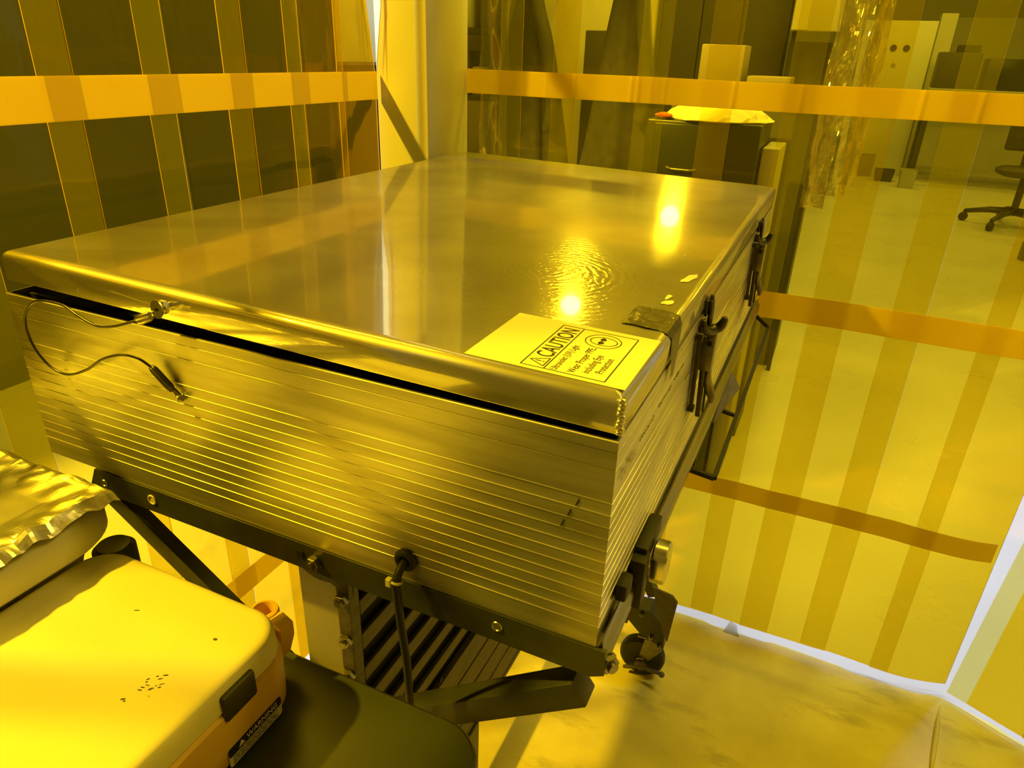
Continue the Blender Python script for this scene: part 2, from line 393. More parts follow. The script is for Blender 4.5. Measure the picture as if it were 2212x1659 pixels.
bm = B(); prism(bm, [(0.83, 1.20, 0.004), (0.875, 1.198, 0.004), (0.862, 1.235, 0.010), (0.843, 1.243, 0.012)], (0, 0, 0.0015)); link('loose_flap', bm, CLEAR, mat)

# ------------------------------------------------------------------ amber strip curtains
def strip_panel(bm, pts, zb, zt, thick, nz=14, amp=0.003, seed=0, zb1=None, nm=0):
    """pts: plan polyline (x,y) of one hanging strip; slab with real thickness and a cut edge"""
    n = len(pts); zb1 = zb if zb1 is None else zb1
    fr, bk = [], []
    for j in range(nz + 1):
        row, row2 = [], []
        for i, (x, y) in enumerate(pts):
            a = pts[max(i - 1, 0)]; b = pts[min(i + 1, n - 1)]
            d = Vector((b[0] - a[0], b[1] - a[1])).normalized(); nx, ny = d.y, -d.x
            zbot = zb + (zb1 - zb) * i / (n - 1)
            z = zbot + (zt - zbot) * j / nz
            w = amp * noise.noise(Vector((x * 6 + seed * 3.1, z * 2.2, seed)))
            row.append(bm.verts.new((x + nx * (w + thick / 2), y + ny * (w + thick / 2), z)))
            row2.append(bm.verts.new((x + nx * (w - thick / 2), y + ny * (w - thick / 2), z)))
        fr.append(row); bk.append(row2)
    for j in range(nz):
        for i in range(n - 1):
            q1 = bm.faces.new((fr[j][i], fr[j][i + 1], fr[j + 1][i + 1], fr[j + 1][i]))
            q2 = bm.faces.new((bk[j][i + 1], bk[j][i], bk[j + 1][i], bk[j + 1][i + 1]))
            if i < nm: q1.material_index = q2.material_index = 2
        q = bm.faces.new((fr[j][0], fr[j + 1][0], bk[j + 1][0], bk[j][0])); q.material_index = 1
        q = bm.faces.new((fr[j][-1], bk[j][-1], bk[j + 1][-1], fr[j + 1][-1])); q.material_index = 1
    for i in range(n - 1):
        q = bm.faces.new((fr[0][i], bk[0][i], bk[0][i + 1], fr[0][i + 1])); q.material_index = 1
        bm.faces.new((fr[nz][i], fr[nz][i + 1], bk[nz][i + 1], bk[nz][i]))
def lerp2(p, q, n): return [(p[0] + (q[0] - p[0]) * k / n, p[1] + (q[1] - p[1]) * k / n) for k in range(n + 1)]
def tape_strip(bm, pts, z0, z1, th=0.0012, wav=0.0, folds=()):
    fr = []
    for i, (x, y) in enumerate(pts):
        a = pts[max(i - 1, 0)]; b = pts[min(i + 1, len(pts) - 1)]
        d = Vector((b[0] - a[0], b[1] - a[1])).normalized(); nx, ny = d.y, -d.x
        dz = wav * (2.2 * noise.noise(Vector((x * 3.5, y * 3.5, z0))) + 0.5 * noise.noise(Vector((x * 11, z0, 1))))
        bulge = 0.0
        for fx, fh in folds: bulge += fh * math.exp(-((x - fx) / 0.0045) ** 2)
        fr.append([bm.verts.new((x + nx * (k * th + bulge * s), y + ny * (k * th + bulge * s), z + dz)) for (z, k, s) in ((z0, 0, 0), (z0, 1, 1), (z1, 1, 1), (z1, 0, 0))])
    for a, b in zip(fr, fr[1:]):
        for k in range(4): bm.faces.new((a[k], a[(k + 1) % 4], b[(k + 1) % 4], b[k]))
    bm.faces.new(fr[0][::-1]); bm.faces.new(fr[-1])

TH = 0.0016
cl = thing('film_curtain', 'amber film strip curtain on the left, before the dark wall, left of the column', 'curtain', (-0.17, -0.1, 0), 'amber film curtains around the bay')
OL = [(-1.29, -1.24), (-1.07, -1.02), (-0.86, -0.81), (-0.65, -0.60), (-0.46, -0.41), (-0.29, -0.24), (-0.13, -0.08), (0.04, 0.095), (0.211, 0.264), (0.381, 0.436), (0.553, 0.607), (0.716, 0.762), (0.876, 0.893)]
for i in range(len(OL)):
    y0 = OL[i][0]; y1 = OL[i + 1][1] if i + 1 < len(OL) else 1.0185
    off = (i % 2) * 0.0034
    bm = B(); ym = OL[i][1]; strip_panel(bm, lerp2((-0.170 + off, y0), (-0.170 + off, ym), 2) + lerp2((-0.170 + off, ym), (-0.170 + off, y1), 7)[1:], 0.035, 4.29, TH, 24, 0.0022, i, None, 2)
    if i == len(OL) - 1:   # the last strip stops short of the column above the tape
        for v in bm.verts:
            if v.co.y > 1.0 and v.co.z > 1.47: v.co.y -= 0.026
    link('film_strip', bm, [FILM, FILM_EDGE, FILM2], cl, True)
for z0, z1 in ((1.901, 1.955), (1.402, 1.462), (0.385, 0.445)):
    bm = B(); tape_strip(bm, lerp2((-0.1625, -1.29), (-0.1625, 1.013), 60), z0, z1, folds=((0.1, 0),)); link('tape_band', bm, TAPE, cl)

cb = thing('film_curtain', 'amber film strip curtain across the back, behind the metal box, right of the column', 'curtain', (0.6, 1.22, 0), 'amber film curtains around the bay')
OB = [(-0.075, -0.06), (0.060, 0.115), (0.197, 0.259), (0.404, 0.471), (0.555, 0.622), (0.726, 0.790), (0.868, 0.945), (1.033, 1.100), (1.213, 1.257)]
for i in range(len(OB)):
    x0 = OB[i][0]; x1 = OB[i + 1][1] if i + 1 < len(OB) else 1.398
    off = (i % 2) * 0.0036
    pts = [(x, 1.2205 - off + (0.022 * ((x - 1.26) / 0.14) ** 2 if x > 1.26 else 0)) for x, _ in lerp2((x0, 0), (OB[i][1], 0), 2) + lerp2((OB[i][1], 0), (x1, 0), 9)[1:]]
    bm = B(); strip_panel(bm, pts, 0.030 + 0.010 * (i % 2), 4.29, TH, 20, 0.0055, 20 + i, 0.034, 2)
    link('film_strip', bm, [FILM, FILM_EDGE, FILM2], cb, True)
FOLDS = [(0.185, .0014), (0.258, .003), (0.395, .005), (0.410, .004), (0.440, .0015), (0.471, .002), (0.622, .005), (0.760, .005), (0.985, .005), (1.085, .005), (1.18, .005)]
for k, (z0, z1) in enumerate(((1.90, 1.955), (1.4165, 1.472), (0.963, 1.026), (0.450, 0.504))):
    pts = [(x, 1.2105 + (0.020 * ((x - 1.26) / 0.14) ** 2 if x > 1.26 else 0)) for x, _ in lerp2((-0.029, 0), (1.385, 0), 520)]
    bm = B(); tape_strip(bm, pts, z0, z1, 0.0012, (0.0, 0.0006, 0.0016, 0.0045)[k], FOLDS if k < 2 else ()); link('tape_band', bm, TAPE, cb, True)
for x, z in ((0.352, 1.192), (0.372, 1.190)):
    bm = B(); box(bm, x, x + 0.011, 1.2095, 1.2115, z, z + 0.014); link('tape_scrap', bm, TAPE, cb)

cs = thing('film_curtain', 'plain amber film curtain at the far right, beside the white slit', 'curtain', (1.6, 0.6, 0), 'amber film curtains around the bay')
def flap_pts(a, b, n=12): return lerp2(a, b, n)
FP = [((1.402, 1.222), (1.575, 1.145)), ((1.56, 1.150), (1.70, 1.05)), ((1.69, 1.06), (1.71, 0.80)), ((1.705, 0.85), (1.705, 0.55)), ((1.70, 0.6), (1.70, 0.25)), ((1.705, 0.3), (1.705, -0.05)), ((1.70, 0.0), (1.70, -0.35)), ((1.705, -0.3), (1.705, -0.65)), ((1.70, -0.6), (1.70, -0.95)), ((1.705, -0.9), (1.705, -1.29))]
for i, (a, b) in enumerate(FP):
    bm = B()
    pts = flap_pts(a, b)
    strip_panel(bm, pts, 0.026, 4.29, TH, 16, 0.004, 60 + i, None, 3)
    if i == 0:   # its free edge leans away from the back curtain towards the top
        for v in bm.verts:
            t = (1.60 - v.co.x) / 0.2
            if t > 0: v.co.x += min(1, t) * 0.055 * max(0, v.co.z - 0.05)
    link('film_strip', bm, [FILM, FILM_EDGE, FILM2], cs, True)

# ------------------------------------------------------------------ metal box
W, D = 0.75, 1.1325
ZB, ZT = 1.0193, 1.2375
ub = thing('exposure_box', 'large brushed metal box with a scratched lid, ribbed sides and a caution sheet', 'metal box', (W / 2, D / 2, ZB))
ribs = [1.0435 + 0.01225 * k for k in range(12)]
prof = [(ZB, 0.0)]
for zr in ribs: prof += [(zr - 0.0007, 0.0), (zr - 0.0004, 0.0006), (zr + 0.0004, 0.0007), (zr + 0.0007, 0.0)]
for zr in (1.2105, 1.2265): prof += [(zr - 0.0005, 0.0), (zr, -0.0009), (zr + 0.0005, 0.0)]
prof += [(ZT - 0.001, 0.0), (ZT, -0.0006), (ZT, -0.0030), (ZT - 0.002, -0.0034), (1.150, -0.0034)]
bm = B()
rings_solid(bm, [[(-o, -o, z), (W + o, -o, z), (W + o, D + o, z), (-o, D + o, z)] for z, o in prof], False, False)
body = link('box_body', bm, ALU, ub)
bm = B(); box(bm, 0.0045, W - 0.0045, 0.0045, D - 0.0045, 1.150, 1.178); box(bm, 0.004, W - 0.004, 0.022, 0.026, 1.178, 1.232)
link('inner_shade_fill', bm, BOX_SHADE, ub)  # dark plates added to paint shade into the open box
bm = B(); box(bm, 0.003, W - 0.003, 0.003, D - 0.003, ZB + 0.0005, ZB + 0.003); link('base_plate', bm, STEEL, ub)
TL = 0.0123
def tilt(x, y, z): return (x, y, z + TL * (1 - x / W))
y0, ztop, zb = 0.0039, 1.2751, 1.2416
R_ = 0.0115
rings = []
def lidring(ins, z, rc): return [tilt(x, y, z) for x, y in rrect(0.0015 + ins, W - ins, y0 + ins, D - ins, max(0.0012, rc - ins), 4)]
rings.append(lidring(0.0025, zb + 0.02, 0.004)); rings.append(lidring(0.0022, zb, 0.004)); rings.append(lidring(0.0004, zb - 0.0003, 0.004)); rings.append(lidring(0, zb + 0.0006, 0.004))
for k in range(9):
    a = PI / 2 * k / 8; rings.append(lidring(R_ * (1 - math.cos(a)), ztop - R_ + R_ * math.sin(a), 0.004))
rings.append(lidring(R_ + 0.0015, ztop, 0.004)); rings.append(lidring(R_ + 0.004, ztop, 0.004))
bm = B(); rings_solid(bm, rings, False, True); bmesh.ops.recalc_face_normals(bm, faces=bm.faces)
lid = link('lid', bm, LID, ub, True, False)
bm = B(); box(bm, 0.005, W - 0.005, 0.008, D - 0.005, 1.2560, 1.2610)
for v in bm.verts: v.co.z += TL * (1 - v.co.x / W)
link('lid_liner', bm, BOX_SHADE, ub)
# weld bead on the near corner of the lid
bm = B()
for k in range(9):
    z = zb + 0.001 + 0.0035 * k
    bmesh.ops.create_icosphere(bm, subdivisions=2, radius=0.0042, matrix=Matrix.Translation((W - 0.0022 + 0.0006 * math.sin(k * 2.1), y0 + 0.0022 + 0.0005 * math.cos(k * 1.7), z)) @ Matrix.Diagonal((1, 1, 0.62, 1)))
link('weld_bead', bm, BRIGHT, ub, 'all')

def lz(x): return ztop + TL * (1 - x / W)
# caution sheet
sheet_bm = B()
prism(sheet_bm, [(x, y, lz(x) + 0.0002) for x, y in ((0.603, 0.0157), (0.7462, 0.0157), (0.7462, 0.1340), (0.603, 0.1340))], (0, 0, 0.0003))
sheet = link('caution_sheet', sheet_bm, PAPER, ub); sheet['label'] = 'white caution sheet with black print stuck on the lid corner'
zi = 0.0007
SL = -TL / W
def LM(x, y):   # text frame: reading direction +Y, letter tops towards -X, lying on the tilted lid
    return Matrix(((0, -1, 0, x), (1, 0, 0, y), (0, -SL, 1, lz(x) + zi), (0, 0, 0, 1)))
def line(bm, a, b, w):
    a, b = Vector(a), Vector(b); d = (b - a).normalized(); n = Vector((-d.y, d.x)) * w / 2
    bm.faces.new([bm.verts.new((p.x, p.y, lz(p.x) + zi)) for p in (a + n, a - n, b - n, b + n)])
fx0, fx1, fy0, fy1, fxm = 0.6535, 0.7275, 0.0215, 0.1250, 0.6745
bm = B(); lw = 0.0010
for a, b in (((fx0, fy0), (fx1, fy0)), ((fx0, fy1), (fx1, fy1)), ((fx0, fy0), (fx0, fy1)), ((fx1, fy0), (fx1, fy1)), ((fxm, fy0), (fxm, fy1))): line(bm, a, b, lw)
link('printed_frame', bm, INK, sheet)
text_mesh('caution_word', 'CAUTION', 0.0225, LM(0.6720, 0.0445), INK, sheet, 0.0002, 0.74)
text_mesh('hazard_line', 'Ultraviolet (UV) Light', 0.0093, LM(0.6850, 0.0235), INK, sheet, 0.0, 0.72)
text_mesh('instruction_line', 'Wear Proper PPE,', 0.0100, LM(0.7000, 0.0255), INK, sheet, 0.0, 0.80)
text_mesh('instruction_line', 'including Eye', 0.0100, LM(0.7110, 0.0300), INK, sheet, 0.0, 0.80)
text_mesh('instruction_line', 'Protection', 0.0100, LM(0.7215, 0.0345), INK, sheet, 0.0, 0.80)
bm = B()   # warning triangle
ta, tb_, tc_ = (0.6570, 0.0345), (0.6722, 0.0255), (0.6722, 0.0435)
for a, b in ((ta, tb_), (tb_, tc_), (tc_, ta)): line(bm, a, b, 0.0010)
line(bm, (0.6620, 0.0345), (0.6672, 0.0345), 0.0013); line(bm, (0.6686, 0.0345), (0.6702, 0.0345), 0.0014)
link('warning_triangle', bm, INK, sheet)
def ell(bm, cx, cy, rx, ry, w, n=40, fill=False):
    o = [Vector((cx + rx * math.cos(2 * PI * k / n), cy + ry * math.sin(2 * PI * k / n))) for k in range(n)]
    if fill: bm.faces.new([bm.verts.new((p.x, p.y, lz(p.x) + zi)) for p in o]); return
    for k in range(n): line(bm, o[k], o[(k + 1) % n], w)
bm = B(); cx, cy = 0.7000, 0.1040
ell(bm, cx, cy, 0.0165, 0.0165, 0.0009); ell(bm, cx + 0.0005, cy, 0.0125, 0.0100, 0.0009)
for s in (-1, 1): ell(bm, cx - 0.001, cy + s * 0.0042, 0.0028, 0.0034, 0, 16, True)
line(bm, (cx - 0.002, cy - 0.0095), (cx - 0.002, cy + 0.0095), 0.0009)
link('eye_protection_symbol', bm, INK, sheet)
# grey tape patch folded over the lid edge
bm = B()
P = []
for j in range(9):
    yy = 0.160 + 0.060 * j / 8
    row = []
    for k, (x, dz) in enumerate(((0.700, 0.0), (0.712, 0.0004), (0.725, 0.0002), (0.737, 0.0), (0.7455, -0.0022), (0.7503, -0.0085), (0.7515, -0.022), (0.753, -0.036), (0.754, -0.050))):
        z = lz(x) + 0.0006 + dz + 0.0016 * abs(noise.noise(Vector((x * 110, yy * 110, 2))))
        yj = yy + 0.0035 * noise.noise(Vector((k * 1.3, j * 2.0, 4))) 
        if k > 4: t_ = (k - 4) / 4; yj = yj * (1 - 0.75 * t_) + (0.196 - 0.004 * k) * 0.75 * t_
        row.append(bm.verts.new((x, yj, z)))
    P.append(row)
for a, b in zip(P, P[1:]):
    for k in range(8): bm.faces.new((a[k], a[k + 1], b[k + 1], b[k]))
o = link('tape_patch', bm, TAPEGREY, ub); o['label'] = 'dark grey cloth tape folded over the lid edge'
for (px, py, a, l, w) in ((0.728, 0.352, 0.9, 0.052, 0.013), (0.722, 0.268, 1.3, 0.020, 0.006), (0.7255, 0.248, 0.3, 0.018, 0.013), (0.700, 0.455, 0.9, 0.006, 0.0015)):
    bm = B(); d = Vector((math.cos(a) * 0.35, math.sin(a + 0.6))).normalized(); n = Vector((-d.y, d.x)); pts = []
    for k in range(11):
        an = 2 * PI * k / 11; rj = 0.7 + 0.5 * random.random()
        p = Vector((px, py)) + d * math.cos(an) * l / 2 * rj + n * math.sin(an) * w / 2 * rj; pts.append((min(p.x, 0.742), p.y, lz(p.x) + 0.0003))
    prism(bm, pts, (0, 0, 0.0004)); link('tape_residue', bm, CHIP, ub)

# lanyard on the front
lan = thing('x', '', ''); bpy.data.objects.remove(lan)
bm = B()
cab = smoothpath([(0.240, -0.016, 1.2515), (0.214, -0.024, 1.243), (0.190, -0.026, 1.2395), (0.160, -0.024, 1.245), (0.130, -0.020, 1.251), (0.085, -0.018, 1.2465), (0.060, -0.018, 1.228), (0.049, -0.016, 1.205), (0.052, -0.014, 1.180), (0.068, -0.012, 1.161), (0.096, -0.012, 1.157), (0.135, -0.014, 1.172), (0.170, -0.016, 1.193), (0.200, -0.014, 1.204), (0.222, -0.011, 1.2035), (0.2385, -0.009, 1.1955)], 10)
tube(bm, cab, 0.0015, 8); cable = link('lanyard_cable', bm, LATCHM, ub, 'all')
bm = B(); cyl(bm, (0.2672, 0.0045, 1.2668), (0, -1, 0), 0.0036, 0.016, 14); cyl(bm, (0.2672, -0.0105, 1.2668), (-0.12, -1, 0.1), 0.0096, 0.0016, 24); cyl(bm, (0.2674, -0.0015, 1.2672), (0, -1, 0), 0.0075, 0.005, 6)
link('lanyard_washer', bm, BRIGHT, ub, True)
bm = B(); cyl(bm, (0.2669, -0.0124, 1.2668), (0, -1, 0), 0.0018, 0.0012, 12); link('rivet_hole', bm, VOIDM, ub)
for (a, b) in (((0.2595, -0.013, 1.2595), (0.2395, -0.0165, 1.2505)), ((0.2375, -0.0090, 1.1965), (0.2600, -0.0055, 1.1715))):
    bm = B(); a, b = Vector(a), Vector(b)
    off = (b - a).cross(Vector((0, 1, 0))).normalized() * 0.0021
    for s in (-1, 1): tube(bm, [a + off * s, a.lerp(b, 0.15) + off * s, a.lerp(b, 0.85) + off * s, b + off * s], 0.0025, 10, True, [0.0018, 0.0033, 0.0033, 0.0018])
    link('crimp_sleeve', bm, LATCHM if a.z < 1.2 else STEEL, ub, 'all')
bm = B(); prism(bm, [(0.2575, -0.0035, 1.1722), (0.2625, -0.0035, 1.1740), (0.2715, -0.0035, 1.1660), (0.2722, -0.0035, 1.1620), (0.2690, -0.0035, 1.1600), (0.2645, -0.0035, 1.1625)], (0, -0.002, 0))
link('eyelet', bm, LATCHM, ub)
bm = B(); cyl(bm, (0.2680, 0.0, 1.1640), (0, -1, 0), 0.0042, 0.009, 16, 0.001); cyl(bm, (0.2682, -0.009, 1.1640), (0, -1, 0), 0.0024, 0.001, 12); link('lanyard_bolt', bm, STEEL, ub, True)

# dark scuffs on the front
for (x, z) in ((0.7205, 1.1710), (0.7140, 1.1585), (0.7085, 1.1460)):
    bm = B(); prism(bm, [(x + dx, -0.0004, z + dz) for dx, dz in ((-0.0012, -0.0036), (0.0006, -0.0012), (0.0018, 0.0040), (0.0008, 0.0044), (-0.0004, 0.0008), (-0.0018, -0.0032))], (0, -0.0004, 0)); link('scuff_mark', bm, INK, ub)

# power cord through the front
bm = B(); torus(bm, (0.5470, -0.0025, 1.0465), (0, 1, 0), 0.0088, 0.0042); cyl(bm, (0.5470, 0.0, 1.0465), (0, -1, 0), 0.0085, 0.002, 24); link('cord_grommet', bm, BLACK, ub, 'all')
bm = B(); tube(bm, smoothpath([(0.5470, 0.004, 1.0470), (0.5475, -0.012, 1.0440), (0.5475, -0.021, 1.034), (0.5482, -0.0215, 1.015), (0.5500, -0.020, 0.975), (0.5550, -0.020, 0.925), (0.5580, -0.022, 0.860), (0.556, -0.018, 0.70), (0.55, -0.016, 0.56)], 8), 0.0043, 10); cord = link('power_cord', bm, BLACK, ub, 'all')
bm = B(); torus(bm, (0.5475, -0.0205, 1.0330), (0.0, 0.25, 1), 0.0050, 0.0016, 20, 6); box(bm, 0.5375, 0.5435, -0.0265, -0.0205, 1.0275, 1.0370, 0.001); link('cable_tie', bm, PAPER, ub)

# draw latches on the right side
def latch(yc):
    L = thing('draw_latch', '', 'x', (W, yc, 1.20)); L.parent = ub; L.location = Vector((W, yc, 1.20)) - ub.location
    for k in ('label', 'category'): del L[k]
    bm = B()   # keeper on the lid: stem with three prongs plus two upturned horns
    box(bm, 0.7505, 0.7545, yc - 0.011, yc + 0.011, 1.232, 1.252, 0.001)
    for dy, h in ((-0.006, 1.252), (0.0, 1.257), (0.006, 1.250)): tube(bm, [(0.7575, yc + dy, 1.220), (0.7575, yc + dy, 1.238), (0.756, yc + dy, h)], 0.0026, 8)
    tube(bm, smoothpath([(0.753, yc - 0.026, 1.232), (0.756, yc - 0.021, 1.221), (0.760, yc - 0.010, 1.214), (0.7645, yc + 0.0, 1.2145), (0.770, yc + 0.003, 1.218), (0.7735, yc + 0.003, 1.225), (0.7745, yc + 0.002, 1.231)], 5), 0.004, 10, True, [0.0022 + 0.0044 * math.sin(PI * (k + 2) / 35) for k in range(31)])
    link('keeper', bm, LATCHM, L, 'all')
    bm = B(); box(bm, 0.7505, 0.7525, yc - 0.018, yc + 0.016, 1.140, 1.224, 0.001); box(bm, 0.7525, 0.7695, yc - 0.009, yc + 0.009, 1.160, 1.206, 0.003); box(bm, 0.758, 0.769, yc - 0.005, yc + 0.010, 1.192, 1.212, 0.002)
    link('latch_body', bm, LATCHP, L, True)
    bm = B(); cyl(bm, (0.7625, yc - 0.0100, 1.1985), (0, 1, 0), 0.0036, 0.020, 16); link('pivot', bm, BLACK, L, True)
    bm = B(); tube(bm, [(0.761, yc - 0.007, 1.200), (0.762, yc - 0.008, 1.209), (0.761, yc - 0.005, 1.218), (0.761, yc + 0.005, 1.218), (0.762, yc + 0.008, 1.209), (0.761, yc + 0.007, 1.200)], 0.0018, 8); link('draw_loop', bm, LATCHM, L, 'all')
    bm = B(); bar(bm, (0.7585, yc - 0.004, 1.175), (0.7590, yc + 0.020, 1.085), 0.0085, 0.0065, (1, 0, 0), 0.0015); bar(bm, (0.7640, yc + 0.002, 1.172), (0.7645, yc + 0.020, 1.092), 0.0030, 0.0030)
    link('latch_lever', bm, LATCHM, L, True)
    bm = B(); tube(bm, smoothpath([(0.766, yc + 0.004, 1.163), (0.7645, yc + 0.010, 1.146), (0.768, yc + 0.014, 1.130), (0.773, yc + 0.014, 1.118), (0.773, yc + 0.012, 1.110)], 6), 0.004, 8, True, [0.0030 + 0.0032 * math.sin(PI * k / 24) for k in range(25)])
    link('lever_tab', bm, LATCHP, L, 'all')
    bm = B(); bar(bm, (0.7540, yc - 0.040, 1.215), (0.7540, yc - 0.020, 1.115), 0.005, 0.005); cyl(bm, (0.7505, yc - 0.018, 1.112), (1, 0, 0), 0.0055, 0.0075, 12); cyl(bm, (0.7505, yc - 0.040, 1.216), (1, 0, 0), 0.0055, 0.0075, 12)
    link('latch_pin', bm, LATCHM, L, True)
latch(0.362); latch(0.873)
# handwriting on the right side
def SM(y, z): return Matrix(((0, 0, 1, W + 0.0016), (1, 0, 0, y), (0, 1, 0, z), (0, 0, 0, 1)))
text_mesh('marker_writing', 'Do Not', 0.015, SM(0.012, 1.194), GREYINK, ub, 0.0, 1.0)
random.seed(11)
for (ya, yb_, zz) in ((0.075, 0.135, 1.200), (0.145, 0.205, 1.203), (0.212, 0.262, 1.205), (0.285, 0.310, 1.176)):
    bm = B(); pts = []
    n = 16
    for k in range(n): pts.append((W + 0.0003, ya + (yb_ - ya) * k / n, zz + 0.0028 * (-1) ** k * random.uniform(0.2, 1)))
    tube(bm, pts, 0.00022, 5); link('marker_scrawl', bm, GREYINK, ub)
# clasp low on the right side
bm = B(); box(bm, 0.7505, 0.764, 0.118, 0.186, 1.030, 1.052, 0.002); box(bm, 0.7505, 0.767, 0.102, 0.124, 0.985, 1.046, 0.002)
link('side_clasp', bm, BLACK, ub, True)
bm = B(); box(bm, 0.7505, 0.7625, 0.046, 0.070, 1.038, 1.058, 0.003); link('clasp_stop', bm, BLACK, ub, True)
bm = B()
rings_solid(bm, [[(x, 0.148 + (y - 0.148) * s, z * s + 1.018 * (1 - s)) for y, z in rrect(0.132, 0.166, 0.994, 1.042, 0.013, 6)] for x, s in ((0.766, 0.9), (0.768, 1.0), (0.781, 1.0), (0.783, 0.92))])
cyl(bm, (0.764, 0.148, 1.018), (1, 0, 0), 0.006, 0.004, 12)
box(bm, 0.7828, 0.7836, 0.1465, 0.1495, 1.010, 1.026)
link('clasp_knob', bm, BRIGHT, ub, True)

# ------------------------------------------------------------------ lift cart under the box
ct = thing('lift_cart', 'dark steel lift cart on casters carrying the metal box', 'cart', (0.42, 0.5, 0))
def part(name, bm, mat, smooth=False, par=None): return link(name, bm, mat, par or ct, smooth)
bm = B()
prism(bm, [(0.083, -0.002, 1.0185), (0.068, -0.002, 0.9900), (0.068, -0.002, 0.985), (0.748, -0.002, 0.983), (0.761, -0.002, 0.990), (0.760, -0.002, 1.0185)], (0, 0.005, 0))
box(bm, 0.083, 0.7145, 0.003, 0.045, 1.0135, 1.0188)
part('frame_rail', bm, DARKM)
bm = B()   # right rail: rounded lip outside the box
prism(bm, [(0.715, 0.003, 1.0188), (0.752, 0.003, 1.0188), (0.754, 0.003, 1.0300), (0.7555, 0.003, 1.0305), (0.7560, 0.003, 1.0160), (0.7595, 0.003, 1.0105), (0.7605, 0.003, 1.002), (0.7595, 0.003, 0.990), (0.7560, 0.003, 0.990), (0.7555, 0.003, 1.0060), (0.752, 0.003, 1.0135), (0.715, 0.003, 1.0135)], (0, 1.150, 0))
part('frame_rail', bm, RAILM, True)
bm = B(); box(bm, 0.083, 0.10, 0.045, 1.13, 0.985, 1.0188); part('frame_rail', bm, DARKM)
bm = B(); box(bm, 0.10, 0.715, 1.10, 1.13, 0.985, 1.0188); part('frame_rail', bm, DARKM)
for x, z, r in ((0.181, 1.003, 0.0058), (0.650, 1.003, 0.0050), (0.097, 1.0015, 0.0042)):
    bm = B(); torus(bm, (x, -0.0025, z), (0, 1, 0), r, 0.0012, 20, 6); cyl(bm, (x, -0.0012, z), (0, -1, 0), r, 0.0014, 20); part('rail_hole', bm, [STEEL if r < 0.0055 else CHIP], True)  # pale disc imitates the bright background seen through the hole
def bolt(p, axis, r=0.008, par=None):
    bm = B(); p = Vector(p); a = Vector(axis)
    cyl(bm, p, a, r * 1.06, 0.0012, 20); cyl(bm, p + a * 0.0012, a, r, 0.0065, 6, 0.0008); cyl(bm, p + a * 0.0077, a, r * 0.55, 0.004, 12)
    return part('bolt', bm, BOLTM, True, par)
bolt((0.4290, -0.002, 1.0005), (0, -1, 0), 0.0085)
bolt((0.759, 0.012, 0.995), (0.8, -0.6, 0), 0.010)
bm = B(); box(bm, 0.404, 0.413, -0.0035, -0.002, 0.999, 1.008); part('square_hole', bm, VOIDM)
bm = B(); bar(bm, (0.070, 0.015, 0.983), (0.420, 0.015, 0.742), 0.026, 0.018, (0, 1, 0)); part('brace', bm, DARKM)
bm = B(); bar(bm, (0.738, 0.018, 0.947), (0.420, 0.018, 0.717), 0.030, 0.030, (0, 1, 0), 0.002); part('brace', bm, DARKM, True)
# column with curved top plate
bm = B()
arc = [(0.372, 0.975), (0.372, 0.960), (0.380, 0.957), (0.390, 0.951), (0.400, 0.947), (0.410, 0.9465), (0.424, 0.9475), (0.432, 0.944), (0.436, 0.935), (0.437, 0.20), (0.372, 0.20)]
prism(bm, [(x, 0.030, z) for x, z in arc[1:]], (0, 0.075, 0)); col = part('lift_column', bm, PALEPAINT)
bm = B()
prism(bm, [(0.370, 0.024, 1.012), (0.370, 0.024, 0.961), (0.380, 0.024, 0.957), (0.390, 0.024, 0.951), (0.400, 0.024, 0.947), (0.410, 0.024, 0.9465), (0.424, 0.024, 0.9475), (0.4335, 0.024, 0.943), (0.438, 0.024, 0.933), (0.455, 0.024, 0.930), (0.460, 0.024, 1.012)], (0, 0.005, 0)); part('mount_plate', bm, DARKM)
bm = B(); box(bm, 0.4375, 0.4555, 0.016, 0.034, 0.10, 0.985, 0.001); part('side_post', bm, SLAT)
for z in (0.940, 0.878, 0.822): bolt((0.4465, 0.016, z), (0.15, -1, 0), 0.0085)
bm = B(); box(bm, 0.4380, 0.4440, 0.035, 0.95, 0.38, 0.985); part('slat_gap_shade', bm, VOIDM)  # dark sheet added to put shade into the slat gaps
tops = [0.955, 0.903, 0.8475, 0.795, 0.7405, 0.688]
slat_me = None
for k in range(7):
    zt = (tops[k - 1] - 0.0305) if k > 0 else 0.985
    zbm = tops[k] if k < 6 else 0.636
    bm = B(); box(bm, 0.4500, 0.4560, 0.034, 0.95, zbm, zt, 0.0008, 1); part('slat', bm, SLAT)
zt = 0.604
for k, zl in enumerate((0.549, 0.495, 0.441, 0.388, 0.372)):
    bm = B(); box(bm, 0.4470, 0.4580 + 0.0007 * k, 0.034, 0.95, zl + 0.0021, zt, 0.0008, 1); part('slat', bm, SLAT); zt = zl - 0.0021
for y, z in ((0.215, 0.575), (0.225, 0.515), (0.210, 0.622), (0.250, 0.413)):
    bm = B(); cyl(bm, (0.4570, y, z), (1, 0, 0), 0.005, 0.0042, 12); part('slat_hole', bm, VOIDM)
bm = B(); box(bm, 0.425, 0.465, 0.28, 0.34, 0.075, 0.388, 0.002); part('leg_post', bm, DARKM)
